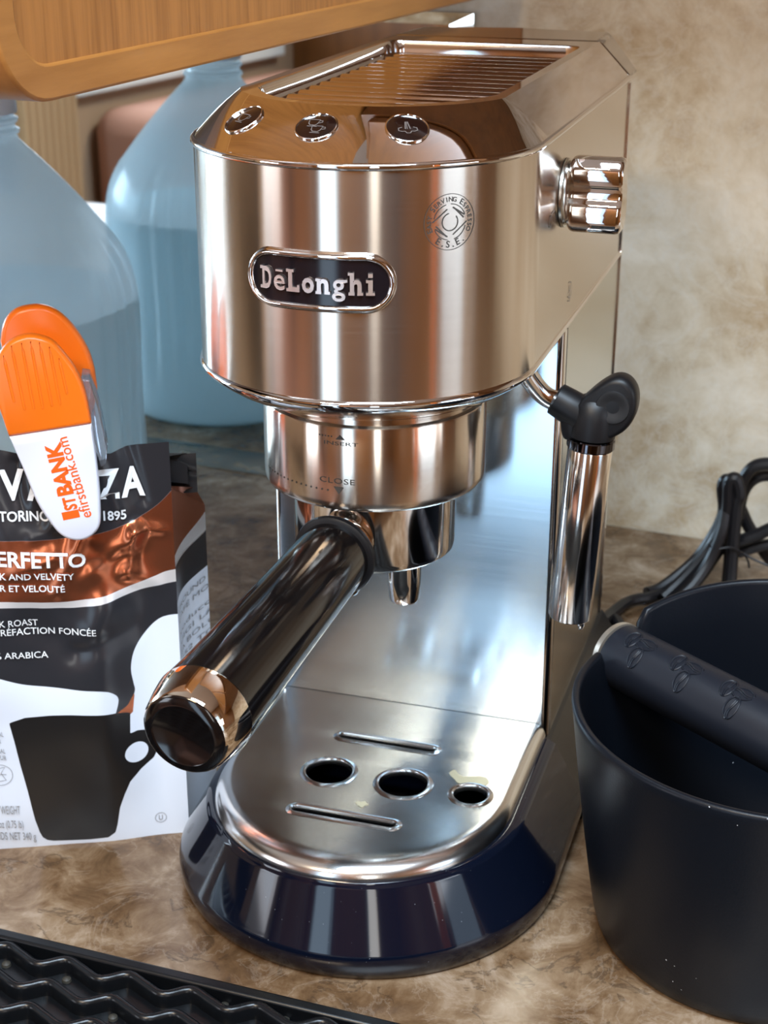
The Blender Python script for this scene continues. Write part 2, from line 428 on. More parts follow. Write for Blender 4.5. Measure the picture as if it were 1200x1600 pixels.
# edge band: strip between the inner and outer outlines
oo, ii = side_outline(0, rc+.006, ZT), side_outline(.0125, .0175, ZT)
n = len(oo)
vv = [wall_pt(XC, d, z) for d, z in oo]+[wall_pt(XC, d, z) for d, z in ii]+[wall_pt(XC-.02, d, z) for d, z in oo]+[wall_pt(XC-.02, d, z) for d, z in ii]
ff = []
for i in range(n-1):
    ff += [(i, i+1, n+i+1, n+i), (2*n+i, 2*n+i+1, i+1, i), (n+i, n+i+1, 3*n+i+1, 3*n+i), (3*n+i, 3*n+i+1, 2*n+i+1, 2*n+i)]
bevel(mesh_obj('edge_band', vv, ff, M_WOODH, cb, smooth=30), .0012, 2, 50)
mesh_obj('body', *wall_box(XC-.90, XC-.0102, .002, DEP-.028, ZB+.012, ZT), M_WOODR, cb)

# shallow cabinet over the machine (seen only as a reflection in the chrome)
uc = empty('upper_cabinet', wall_pt(.8, .0, .57), 'shallow wooden upper cabinet above the espresso machine', 'cabinet')
mesh_obj('body', *wall_box(XC+.004, 1.70, .002, .33, .575, 1.10), M_WOODR, uc)
for i in range(3): bevel(mesh_obj('door', *wall_box(XC+.02+i*.47, XC+.47+i*.47, .331, .349, .585, 1.09), M_WOODR, uc), .004)

# room furniture that the mirror and the chrome reflect
so = empty('bench_sofa', (-1.2, -1.9, -.9), 'pinkish upholstered bench sofa under the window, seen in the mirror', 'sofa')
bevel(mesh_obj('seat', *box(-1.69, -.75, -2.2, -1.4, -.9, -.45), M_PINK, so), .05)
bevel(mesh_obj('backrest', *box(-1.69, -1.45, -2.2, -1.4, -.449, -.05), M_PINK, so), .05)
wb = bevel(mesh_obj('window_blind', *box(-1.68, -1.665, -2.2, -1.34, -.02, .10), M_LINEN, None), .004)
tag(wb, 'pale rolled blind at the foot of the side window', 'blind')
tc_ = bevel(mesh_obj('tall_cabinet', *box(-1.15, -.70, -2.29, -1.95, -.4495, 1.1), M_WOODR, None), .006)
tag(tc_, 'tall wooden cabinet beside the glazed entrance door', 'cabinet')
tc_.location.z = 0
wc = bevel(mesh_obj('wardrobe', *box(-.05, .50, -2.29, -1.80, -.9, .9), M_WOODR, None), .006)
tag(wc, 'wide wooden wardrobe opposite the kitchen counter', 'wardrobe')

M_CURT = mat('tan_stripe_drape', (.62, .44, .26), .85); M_CURO = mat('orange_stripe_drape', (.78, .30, .07), .8)
def stripe_drape(name, x, y0, y1, z0, z1, mt, label):  # unseen drapes added so the steel reflects tan and orange stripes
    n_ = 40; a_ = [(x+.018*math.sin(i*1.25), y0+(y1-y0)*i/n_) for i in range(n_+1)]; pts_ = a_+[(q[0]+.004, q[1]) for q in reversed(a_)]
    tag(mesh_obj(name, *loft([[(px, py, z) for px, py in pts_] for z in (z0, z1)]), mt, smooth=60), label, 'added drape')
stripe_drape('added drape', -1.655, -1.30, -1.12, -.85, .95, M_CURT, 'tan drape added between the two left windows to streak the steel')
stripe_drape('added drape', -1.655, -.20, -.03, -.05, .95, M_CURT, 'tan drape added at the near edge of the left window to streak the steel')
stripe_drape('added drape', 1.455, -1.05, -.90, -.85, .95, M_CURO, 'orange drape added beside the right window to streak the steel')  # added only for the orange stripe reflected in the head shell
stripe_drape('added drape', 1.455, -.36, -.22, -.05, .95, M_CURT, 'tan drape added at the far edge of the right window to streak the steel')
# ================================================================== ESPRESSO MACHINE
EM = empty('espresso_machine', (0, 0, 0), 'slim brushed-steel espresso machine with chrome top and navy-black base', 'espresso machine')
# -- base (front half, the removable tray holder)
def bring(rad, cy, z, yb): return dring(rad, cy, yb, z, 64)
YB = -.0006
rings = [bring(0.08480, -0.06180, 0.00000, YB), bring(0.08620, -0.06250, 0.00120, YB), bring(0.08700, -0.06350, 0.00450, YB), bring(0.08730, -0.06450, 0.00850, YB), bring(0.08720, -0.06500, 0.01200, YB), bring(0.08670, -0.06520, 0.01380, YB), bring(0.08600, -0.06540, 0.01500, YB), bring(0.08552, -0.06553, 0.01588, YB), bring(0.08490, -0.06569, 0.01702, YB), bring(0.07330, -0.06871, 0.03818, YB), bring(0.07261, -0.06889, 0.03944, YB), bring(0.07220, -0.06900, 0.04020, YB), bring(0.07080, -0.06980, 0.04080, YB), bring(.0690, -.0712, .0418, YB), bring(.0672, -.0715, .0418, YB),
         bring(.0655, -.0715, .0395, YB), bring(.0640, -.0715, .020, YB)]
o = mesh_obj('tray_base', *loft(rings), M_BASE, EM, smooth=50)
# -- rear base
def rr_ring(w, z, y0=.0, y1=.150): return [(w, y0, z), (w, y1, z), (-w, y1, z), (-w, y0, z)]
o = mesh_obj('rear_base', *loft([rr_ring(.0868, 0), rr_ring(.0874, .006), rr_ring(.0862, .0135), rr_ring(.0695, .0400), rr_ring(.0675, .0415)]), M_BASER, EM, smooth=20)
# -- drip tray plate with five real openings
def arc_outline(rad, cy, n=48): return dshape(rad, cy, -.0004, n)
def slot(cx, cy, hl, r, n=10):
    return [(cx+hl+r*math.cos(a), cy+r*math.sin(a)) for a in [-PI/2+PI*j/n for j in range(n+1)]] + \
           [(cx-hl+r*math.cos(a), cy+r*math.sin(a)) for a in [PI/2+PI*j/n for j in range(n+1)]]
def circ(cx, cy, r, n=36): return [(cx+r*math.cos(2*PI*j/n), cy+r*math.sin(2*PI*j/n)) for j in range(n)]
HOLES = [(circ(-.0177, -.0703, .0108), 'c'), (circ(.0171, -.0703, .0112), 'c'), (circ(.0480, -.0703, .0078), 'c'),
         (slot(.0, -.0385, .0212, .0026), 's'), (slot(.0, -.1032, .0212, .0026), 's')]
ZTR = .0490
top = fill2d([arc_outline(.0618, -.0660)]+[h for h, _ in HOLES])
top = [(x, y, ZTR) for x, y, z in top[0]], top[1]
edge = loft([[(x, y, z) for x, y in dshape(r_, c_, -.0004, 48)] for r_, c_, z in
     ((.0618, -.0660, ZTR), (.0632, -.0673, .0488), (.0646, -.0686, .0482), (.0658, -.0698, .0471), (.0667, -.0708, .0457), (.0672, -.0714, .0441), (.0674, -.0717, .0425), (.0674, -.0717, .0418))], True, False, False)
lips = []
for h, kd in HOLES:
    c = Vector((sum(p[0] for p in h)/len(h), sum(p[1] for p in h)/len(h)))
    n_ = len(h); rs = []
    for off, z in ((.0024, ZTR+.0001), (.0014, ZTR+.0007), (.0005, ZTR+.0009), (-.0002, ZTR+.0005), (-.0006, ZTR-.0006), (-.0006, ZTR-.0022)):
        ring = []
        for j, p in enumerate(h):
            a_ = Vector(h[j-1]); b2 = Vector(h[(j+1) % n_]); d = (b2-a_).normalized(); nn = Vector((d.y, -d.x))
            ring.append((p[0]+nn.x*off, p[1]+nn.y*off, z))
        rs.append(ring)
    lips.append(loft(rs, True, False, False))
o = mesh_obj('drip_tray_plate', *merge(top, edge, *lips), M_TRAY, EM, smooth=40)
o['label'] = 'polished steel drip plate with holes and slots'
mesh_obj('tray_rib', *merge(box(-.05, .058, -.0715, -.0705, .0205, .038), box(-.058, .055, -.115, -.114, .0205, .036)), M_BASER, EM)
# dried splashes on the plate
spl = [(.036, -.052), (.041, -.0565), (.050, -.054), (.0535, -.0585), (.050, -.0615), (.041, -.0625), (.0385, -.0605), (.0345, -.0555)]
v_, f_ = fill2d([[tuple(q)[:2] for q in smooth_path([(*p, 0) for p in spl+[spl[0]]], 4)[:-1]]])
M_STAIN = mat('stain_film', (.58, .53, .36), .4, .45)
mesh_obj('dried_splash', [(x, y, ZTR+.00012) for x, y, z in v_], f_, M_STAIN, EM)
v_, f_ = fill2d([[(.0045+.0026*(1+.3*math.sin(a*3))*math.cos(a), -.0915+.0022*(1+.3*math.cos(a*5))*math.sin(a)) for a in [2*PI*j/20 for j in range(20)]]])
mesh_obj('dried_splash', [(x, y, ZTR+.00014) for x, y, z in v_], f_, M_GROUNDS, EM)

# -- body: front panel, rounded chrome corners, side skins
ZH = .2462
mesh_obj('front_panel', *merge(box(-.0648, .0648, .0, .003, .0425, ZH+.01)), M_PANEL, EM)
def corner(sx):
    P = [(.0648, .0002)]+[(.0648+.0032*math.sin(a), .0034-.0032*math.cos(a)) for a in [PI/2*j/8 for j in range(9)]]+[(.0678, .006), (.0648, .006)]
    return loft([[(sx*x, y, z) for x, y in P] for z in (.0425, ZH+.01)])
for sx in (-1, 1): mesh_obj('corner_strip', *corner(sx), M_BASKET, EM)
for sx in (-1, 1):
    xa, xb = sorted((sx*.0660, sx*.0680))
    mesh_obj('side_panel', [(x, y, z) for x in (xa, xb) for y, z in ((.0062, .0418), (.1424, .0418), (.1424, ZH), (.0062, ZH))],
        [(0, 1, 2, 3), (7, 6, 5, 4), (0, 4, 5, 1), (1, 5, 6, 2), (2, 6, 7, 3), (3, 7, 4, 0)], M_SIDE, EM)
mesh_obj('inner_chassis', *box(-.0655, .0655, .0035, .1420, .0420, .325), M_BLACKM, EM)
o = bevel(mesh_obj('rear_tank', *box(-.0665, .0665, .1434, .1640, .0450, .3300), mat('tank_grey', (.26, .27, .28), .16, .7), EM), .006, 4)
mesh_obj('rear_trim', *box(.0655, .0688, .1424, .1452, .0425, .3290), M_CHROME, EM)

# -- head
HR, HC = .068, -.0627
NH = 72
head = loft([dring(HR, HC, .1424, z, NH) for z in (ZH, .3301)], True, False, False)
# leave the back open: drop the closing quad between the two rear corners
o = mesh_obj('head_shell', *head, M_BRUSH, EM, smooth=40)
o['label'] = 'brushed steel wrap-around head shell'
# seam groove between head and chrome cap, bead above it
mesh_obj('top_bead', *loft([dring(r_, HC, .1424, z, NH) for r_, z in ((.0672, .3300), (.0688, .3304), (.0692, .3312), (.0690, .3322), (.0684, .3328), (.0676, .3328))], True, False, False), M_CHROME, EM, smooth=60)
# chrome lip under the head
lipr = [(.0680, HC, ZH), (.0687, HC, .2456), (.0690, HC, .2445), (.0684, HC, .2432), (.0650, HC, .2405), (.0600, HC, .2372), (.0545, HC, .2345), (.0530, HC, .2338), (.0505, HC, .2352)]
def liring(r_, cy, z):
    P = dshape(r_, cy, .1424, NH)
    sidez = max(z, .2415)
    out = []
    for x, y in P:
        if y > HC:
            t = min(1, (y-HC)/.045); xx = math.copysign(max(abs(x), .0660*t+abs(x)*(1-t)), x)
            out.append((xx, y, z*(1-t)+sidez*t))
        else: out.append((x, y, z))
    return out
mesh_obj('head_lip', *loft([liring(*q) for q in lipr], True, False, True), M_CHROME, EM, smooth=35)

# -- chrome cap: front slope, side chamfers, flat border round the cup tray
ZC, ZCT = .3325, .3480
def top_front(x): return -.063-.0375*max(0.0, 1-(abs(x)/.0525)**2.2)**.7
AZ = 98
def slope_pt(a, t):
    ar = R(a); q = .0676
    rim = Vector((q*math.sin(ar), HC-q*math.cos(ar), ZC))
    if abs(a) > 90: rim = Vector((math.copysign(q, a), HC+q*math.sin(R(abs(a)-90)), ZC))
    b = R(a*90/AZ); x = .0525*math.sin(b)
    tp = Vector((x, top_front(x), ZCT))
    return rim*(1-t)+tp*t
na, nt = 90, 6
g = []
for i in range(na+1):
    a = -AZ+2*AZ*i/na
    for j in range(nt+1):
        t = j/nt; p = slope_pt(a, t)
        p.z += .0012*math.sin(PI*t)                      # slightly crowned
        g.append(tuple(p))
fs = [(i*(nt+1)+j, (i+1)*(nt+1)+j, (i+1)*(nt+1)+j+1, i*(nt+1)+j+1) for i in range(na) for j in range(nt)]
cap_front = (g, fs)
YE = .1420
def side_cham(sx):
    a = slope_pt(AZ*sx, 0); b = slope_pt(AZ*sx, 1)
    return [tuple(a), (sx*.0676, YE, ZC), (sx*.0525, YE, ZCT), tuple(b)], [(0, 1, 2, 3) if sx > 0 else (3, 2, 1, 0)]
# border between the top outline and the recess
NR = 90
fr = [slope_pt(-AZ+2*AZ*i/NR, 1) for i in range(NR+1)]
outer = [(p.x, p.y) for p in fr]+[(.0525, y) for y in (.0, .07, YE)]+[(-.0525, y) for y in (YE, .07, .0)]
RX, RYB = .0480, .1215
inner = []
for i in range(NR+1):
    t = R(-90+180*i/NR); x = RX*math.sin(t); inner.append((x, top_front(x/RX*.0525)+.0040+.004*(abs(x)/RX)**3))
rc2 = .008
inner += [(RX, .0), (RX, .07)]+[(RX-rc2+rc2*math.cos(a), RYB-rc2+rc2*math.sin(a)) for a in [PI/2*j/6 for j in range(7)]]
inner += [(-RX+rc2-rc2*math.sin(a), RYB-rc2+rc2*math.cos(a)) for a in [PI/2*j/6 for j in range(7)]]+[(-RX, .07), (-RX, .0)]
bd = fill2d([outer, inner]); bd = [(x, y, ZCT) for x, y, z in bd[0]], bd[1]
def inset(L, d):
    out = []; n_ = len(L)
    for j in range(n_):
        a_ = Vector(L[j-1]); b2 = Vector(L[(j+1) % n_]); t = (b2-a_).normalized(); out.append((L[j][0]-t.y*d, L[j][1]+t.x*d))
    return out
ZR = .3412
rec = loft([[(x, y, z) for x, y in L] for L, z in ((inner, ZCT), (inset(inner, .0008), ZCT-.0004), (inset(inner, .0014), ZCT-.0016), (inset(inner, .0020), ZR+.0012), (inset(inner, .0030), ZR))], True, False, False)
rear = [(.0676, YE, ZC), (.0525, YE, ZCT), (-.0525, YE, ZCT), (-.0676, YE, ZC)]
mesh_obj('chrome_cap', *merge(cap_front, side_cham(1), side_cham(-1), bd, rec, (rear, [(0, 1, 2, 3)])), M_CHROME, EM, smooth=22)
# rear lid of the water tank: slopes behind the cap
YL = .1430
lid = [(.0690, YL, .3315), (.0525, YL, .3482), (-.0525, YL, .3482), (-.0690, YL, .3315),
       (.0690, .1665, .3315), (.0500, .1880, .3482), (-.0500, .1880, .3482), (-.0690, .1665, .3315), (.0, .1985, .3482), (.0, .2000, .3315)]
o = mesh_obj('tank_lid', lid, [(0, 1, 2, 3), (0, 4, 5, 1), (1, 5, 8, 6, 2), (2, 6, 7, 3), (4, 9, 8, 5), (9, 7, 6, 8), (0, 3, 7, 9, 4)], mat('lid_chrome', (.62, .62, .60), .10, 1.0), EM, smooth=20)
bevel(o, .002, 2)
bevel(mesh_obj('tank_body_top', *box(-.064, .064, .1650, .1850, .200, .331), M_SIDE, EM), .01, 3)
# ribbed cup tray
in2 = inset(inner, .0026)
fl = fill2d([in2]); floorp = ([(x, y, ZR) for x, y, z in fl[0]], fl[1])
M_TRIB = mat('cup_tray_chrome', (.80, .74, .68), .11, 1.0)
mesh_obj('cup_tray', *floorp, M_TRIB, EM, smooth=0)
for i in range(15):
    y = .1100-i*.0136
    xm = RX-.0035
    if y < -.060:
        xs = [x/1000 for x in range(0, 45)]
        xm = max([x for x in xs if top_front(x/RX*.0525)+.0085 < y] or [0])
    if xm < .008: continue
    prof = [(-.0030, 0), (-.0018, .0009), (-.0006, .0016), (.0006, .0016), (.0018, .0009), (.0030, 0)]
    rs = [[(x, y+a*s, ZR-.0001+h*s) for a, h in prof] for x, s in ((-xm, .05), (-xm+.003, 1), (xm-.003, 1), (xm, .05))]
    mesh_obj('tray_rib', *loft(rs, False, False, False), M_TRIB, EM, smooth=60)

# -- three touch buttons on the slope
def slope_frame(a, t):
    e = .01; p = slope_pt(a, t); du = (slope_pt(a+1, t)-slope_pt(a-1, t)).normalized(); dv = (slope_pt(a, t+e)-slope_pt(a, t-e)).normalized()
    nn = du.cross(dv).normalized(); dv = nn.cross(du); p.z += .0012*math.sin(PI*t)
    return p, du, dv, nn
def cup(x0, y0, s, w):
    P = line2d([(x0-.5*s, y0+.35*s), (x0-.42*s, y0-.15*s), (x0-.25*s, y0-.35*s), (x0+.15*s, y0-.35*s), (x0+.32*s, y0-.15*s), (x0+.40*s, y0+.35*s)], w, True)
    H = line2d([(x0+.38*s, y0+.22*s), (x0+.62*s, y0+.25*s), (x0+.66*s, y0+.05*s), (x0+.40*s, y0-.05*s)], w)
    B = line2d([(x0-.45*s, y0-.5*s), (x0+.35*s, y0-.5*s)], w)
    return merge(P, H, B)
ICON = [cup(-.0002, .0004, .0052, .0004),
        merge(cup(-.0012, .0018, .0046, .0004), cup(.0010, -.0018, .0046, .0004)),
        merge(line2d([(-.0020, .0000), (-.0033, -.0005), (-.0034, -.0018), (-.0022, -.0023), (-.0012, -.0022), (-.0006, -.0032), (.0006, -.0032), (.0012, -.0022), (.0022, -.0023), (.0034, -.0018), (.0033, -.0005), (.0020, .0000)], .0004),
              line2d([(-.0009, -.0010), (-.0004, .0030)], .0004), line2d([(.0009, -.0010), (.0004, .0030)], .0004), line2d([(-.0002, -.0010), (0, .0030)], .0003))]
for (a, t), ic in zip(((-38, .52), (-4, .54), (29, .54)), ICON):
    p, du, dv, nn = slope_frame(a, t)
    b = empty('button', p, None, None); b.parent = EM
    def L2(x, y, z, h=0): return tuple(du*x+dv*y+nn*(z+h))
    v_, f_ = lathe([(.0079, -.0008), (.0080, .0002), (.0078, .0006), (.0075, .0007), (.0072, .0004), (.0072, -.0004)], 40, cap0=False, cap1=False)
    o = mesh_obj('button_ring', [L2(*q) for q in v_], f_, M_CHROME, b, loc=(0, 0, 0), smooth=50)
    v_, f_ = lathe([(.0073, -.0005), (.0073, .0003), (.0070, .0005), (.0001, .0006)], 40)
    mesh_obj('button_face', [L2(*q) for q in v_], f_, M_BUTTON, b, loc=(0, 0, 0))
    mesh_obj('icon', [L2(x, y, z, .00072) for x, y, z in ic[0]], ic[1], M_ICON, b, loc=(0, 0, 0), smooth=0)

# -- badge on the head
def on_head(x, z, h=0, s0=0.0):
    a = (x+s0)/HR; return ((HR+h)*math.sin(a), HC-(HR+h)*math.cos(a), z)
BZ = .2905
bdg = empty('badge', (0.0012, HC-HR, BZ), None, None); bdg.parent = EM
def bad(x, y, h): return tuple(Vector(on_head(x, BZ+y, h, .0012))-bdg.location)
def stad(hl, r, n=16): return slot(0, 0, hl, r, n)
def densify(L, d=.0015):
    out = []
    for j in range(len(L)):
        a_, b2 = Vector(L[j]), Vector(L[(j+1) % len(L)]); k_ = max(1, int((b2-a_).length/d))
        out += [tuple(a_.lerp(b2, i/k_)) for i in range(k_)]
    return out
N_ = densify(stad(.0178, .0104))
def inset_ccw(L, d):
    out = []; n_ = len(L)
    for j in range(n_):
        a_ = Vector(L[j-1]); b2 = Vector(L[(j+1) % n_]); t = (b2-a_).normalized(); out.append((L[j][0]-t.y*d, L[j][1]+t.x*d))
    return out
rs = [[bad(x, y, h) for x, y in inset_ccw(N_, d)] for d, h in ((-.0007, .0), (-.0001, .0010), (.0006, .0018), (.0015, .0018), (.0020, .0012), (.0022, .0006))]
mesh_obj('badge_ring', *loft(rs, True, False, False), M_CHROME, bdg, loc=(0, 0, 0), smooth=60)
pl = []; st = 24
xs_ = np.linspace(-.0262, .0262, 41)
vv = []
for x in xs_:
    h_ = math.sqrt(max(0, .0088**2-max(0, abs(x)-.0178)**2))
    for y in (-h_, h_): vv.append(bad(x, y, .0008))
mesh_obj('badge_plate', vv, [(2*i, 2*i+2, 2*i+3, 2*i+1) for i in range(40)], mat('badge_black', (.008, .006, .008), .12), bdg, loc=(0, 0, 0), smooth=60)
# slab-serif raised letters, cell by cell
def glyph(ch, x0, x1, y0, y1, bold=.03):
    vs, fs = text2d(ch, bold, .0); a = np.array(vs); mn = a.min(0); mx = a.max(0)
    a[:, 0] = x0+(a[:, 0]-mn[0])/(mx[0]-mn[0])*(x1-x0); a[:, 1] = y0+(a[:, 1]-mn[1])/(mx[1]-mn[1])*(y1-y0)
    return [tuple(q) for q in a], fs
def rect(x0, x1, y0, y1): return [(x0, y0, 0), (x1, y0, 0), (x1, y1, 0), (x0, y1, 0)], [(0, 1, 2, 3)]
U = .000243/1.0   # metres per measured zoom pixel /3 at the badge
def bx(p): return (p-641)/3*.000243
def cell(a, b): return bx(a), bx(b)
cap_h, x_h, b0 = .0082, .0056, -.0040
LT = []
a_, b2 = cell(375, 430); LT += [glyph('D', a_+.0007, b2, b0, b0+cap_h, .035), rect(a_-.0002, a_+.002, b0, b0+.0011), rect(a_-.0002, a_+.002, b0+cap_h-.0011, b0+cap_h)]
a_, b2 = cell(443, 498); LT += [glyph('e', a_, b2, b0, b0+x_h, .012), rect(a_+.0008, b2-.0008, b0+x_h+.0012, b0+x_h+.0019)]
a_, b2 = cell(507, 568); LT += [glyph('L', a_+.0007, b2, b0, b0+cap_h, .035), rect(a_-.0001, a_+.0028, b0+cap_h-.0011, b0+cap_h), rect(a_-.0001, a_+.002, b0, b0+.0011), rect(b2-.0009, b2, b0, b0+.0026)]
a_, b2 = cell(580, 635); LT += [glyph('o', a_, b2, b0, b0+x_h, .035)]
a_, b2 = cell(643, 705); LT += [glyph('n', a_+.0004, b2-.0004, b0, b0+x_h, .035), rect(a_-.0001, a_+.0020, b0, b0+.0010), rect(b2-.0019, b2+.0001, b0, b0+.0010), rect(a_-.0001, a_+.0012, b0+x_h-.0010, b0+x_h)]
a_, b2 = cell(715, 778); LT += [glyph('g', a_, b2-.0004, b0-.0024, b0+x_h, .015), rect(b2-.0012, b2+.0003, b0+x_h-.0010, b0+x_h)]
a_, b2 = cell(788, 848); LT += [glyph('h', a_+.0004, b2-.0004, b0, b0+cap_h, .035), rect(a_-.0001, a_+.0020, b0, b0+.0010), rect(b2-.0019, b2+.0001, b0, b0+.0010), rect(a_-.0003, a_+.0012, b0+cap_h-.0010, b0+cap_h)]
a_, b2 = cell(862, 900); mid = (a_+b2)/2; LT += [rect(mid-.0008, mid+.0008, b0, b0+x_h), rect(a_, b2, b0, b0+.0010), rect(a_, mid, b0+x_h-.0010, b0+x_h), rect(mid-.0008, mid+.0008, b0+x_h+.0009, b0+x_h+.0023)]
lv, lf = merge(*LT)
n_ = len(lv)
front = [bad(x, y, .0019) for x, y, z in lv]; back = [bad(x, y, .0009) for x, y, z in lv]
from collections import Counter
ec = Counter(); dirn = {}
for f in lf:
    for i in range(len(f)):
        e_ = (f[i], f[(i+1) % len(f)]); ec[tuple(sorted(e_))] += 1; dirn[tuple(sorted(e_))] = e_
sidef = [(dirn[e_][1], dirn[e_][0], dirn[e_][0]+n_, dirn[e_][1]+n_) for e_, c in ec.items() if c == 1]
mesh_obj('badge_lettering', front+back, list(lf)+sidef, mat('letter_chrome', (.86, .76, .72), .34, 1.0), bdg, loc=(0, 0, 0), smooth=0)

# -- round etched mark on the right of the head
AZ0 = HR*R(41.9)
def ese(x, y, z=0): return on_head(x, .3112+y, .00012, AZ0)
P_ = [ring2d(0, 0, .01000, .00022), ring2d(0, 0, .0064, .0003, 20, 20, 88), ring2d(0, 0, .0064, .0003, 20, 105, 168), ring2d(0, 0, .0064, .0003, 20, 205, 262), ring2d(0, 0, .0064, .0003, 20, 285, 345),
      ring2d(0, 0, .0031, .00042, 20, 100, 400)]
for s in (1, -1):
    P_.append(line2d([(s*-.0068, s*.0002), (s*-.0012, s*.0046)], .00045)); P_.append(line2d([(s*.0010, s*.0052), (s*.0058, s*.0022)], .00055))
    P_.append(line2d([(s*-.0055, s*-.0012), (s*-.0015, s*-.0050)], .00055))
def arc_text(s, r, a_start, a_end, size, flip=False):
    out = []; W_ = len(s)
    for i, ch in enumerate(s):
        if ch == ' ': continue
        a = R(a_start+(a_end-a_start)*i/(W_-1)); sz = size*(1.22 if (ch.isupper() and i in BIG) else 1)
        v, f = text2d(ch.upper(), .014); q = np.array(v); q[:, 0] -= (q[:, 0].min()+q[:, 0].max())/2; q *= sz
        cs, sn = (math.sin(a), -math.cos(a)) if not flip else (-math.sin(a), math.cos(a))
        out.append(([(r*math.cos(a)+x*cs-y*sn, r*math.sin(a)+x*sn+y*cs, 0) for x, y, z in q], f))
    return out
BIG = (0, 5, 13)
P_ += arc_text('EASY SERVING ESPRESSO', .0073, 200, -22, .0024)
BIG = ()
P_ += arc_text('E.S.E.', .0091, 236, 308, .0034, True)
v_, f_ = merge(*P_)
mesh_obj('etched_mark', [ese(*q) for q in v_], f_, M_INK, EM, smooth=0)

# -- steam knob on the right side
KC = Vector((.0682, -.0165, .3050))
kn = empty('steam_knob', KC, None, None); kn.parent = EM
mesh_obj('knob_collar', *lathe_axis([(.0140, 0), (.0138, .0010), (.0125, .0020), (.0110, .0026)], (0, 0, 0), (1, 0, 0), 40), M_SIDE, kn, loc=(0, 0, 0))
ko = [(-.0050, .0165), (.0040, .0170), (.0075, .0125), (.0068, .0060), (.0095, .0015), (.0105, -.0060), (.0085, -.0130), (.0035, -.0165), (-.0045, -.0170), (-.0085, -.0135), (-.0085, -.0050), (-.0062, .0000), (-.0078, .0070), (-.0078, .0125)]
ko = [tuple(q)[:2] for q in smooth_path([(*p, 0) for p in ko+[ko[0]]], 3)[:-1]]
rs = [[(x, a*s, b*s) for a, b in ko] for x, s in ((.0025, .90), (.0035, .97), (.0050, 1.0), (.0235, 1.0), (.0250, .97), (.0258, .90))]
ko=ko; mesh_obj('knob_lever', *loft([[(x*.93, y*.86, z*.88) for x, y, z in r_] for r_ in rs]), M_CHROME, kn, loc=(0, 0, 0), smooth=35)
v_, f_ = merge(ring2d(-.0285, -.006, .0022, .0005, 24), line2d([(-.0255, -.0035), (-.0215, -.0030)], .0006))
mesh_obj('knob_mark', [(.00012, x*1.0, y) for x, y, z in v_], f_, M_INK, kn, loc=(0, 0, 0), smooth=0)
v_, f_ = merge(ICON[2], ring2d(0, 0, .0046, .0004, 20, 60, 300))
mesh_obj('steam_mark', [(.0683, .004-x*.9, .259+y*.9) for x, y, z in v_], f_, M_INKG, EM, smooth=0)

# -- group head collar
CC = (0, -.0572)
mesh_obj('brew_collar', *lathe([(.0385, .1900), (.0430, .1902), (.0452, .1912), (.0462, .1930), (.0463, .1950), (.0463, .2255), (.0459, .2262), (.0440, .2266), (.0436, .2335)], 96, CC), M_BRUSH, EM, smooth=40)
def on_col(x, z, h=.00012, s0=0.0):
    a = (x+s0)/.0463; return ((.0463+h)*math.sin(a), CC[1]-(.0463+h)*math.cos(a), z)
v_, f_ = fit_text('CLOSE', -.0087, .0061, .2027, .2050, 0, spacing=1.1)
P_ = [(v_, f_), ([(-.0027, .2014, 0), (.0017, .2014, 0), (-.0005, .1983, 0)], [(0, 1, 2)])]
for i in range(16):
    P_.append((lambda c: ([(c[0]+.00042*math.cos(2*PI*j/8), c[1]+.00042*math.sin(2*PI*j/8), 0) for j in range(8)], [tuple(range(8))]))((-.0052-i*.00255, .1995)))
P_.append(([(-.0017, .2212, 0), (.0022, .2212, 0), (.0002, .2232, 0)], [(0, 1, 2)]))
P_.append(fit_text('INSERT', -.0065, .0075, .2188, .2203))
for i in range(5): P_.append(rect(-.0036-i*.0013, -.0031-i*.0013, .2219, .2225))
v_, f_ = merge(*P_)
mesh_obj('collar_print', [on_col(x, y) for x, y, z in v_], f_, M_INK, EM, smooth=0)

# -- steam wand
WDR = Vector((-.0050, 0, -.0784)).normalized()
W0 = Vector((.0863, -.030, .2045))
sw = empty('steam_wand', W0, None, None); sw.parent = EM
pth = smooth_path([(.0560, -.040, .2420), (.0600, -.036, .2320), (.0660, -.032, .2235), (.0740, -.030, .2195), (.0815, -.030, .2165)], 6)
mesh_obj('wand_pipe', *tube([p-W0 for p in pth], .0043, 16), M_BASKET, sw, loc=(0, 0, 0))
mesh_obj('grip_socket', *lathe_axis([(.0052, 0), (.0070, .0008), (.0074, .006), (.0078, .014), (.0060, .019)], Vector((.0700, -.030, .2222))-W0, (.0145, 0, -.0075), 24), M_BLACKR, sw, loc=(0, 0, 0))
hx = WDR
mesh_obj('grip_skirt', *lathe_axis([(.0060, -.0195), (.0085, -.0170), (.0096, -.0120), (.0099, -.0040), (.0098, -.0028)], (0, 0, 0), WDR, 32), M_BLACKR, sw, loc=(0, 0, 0))
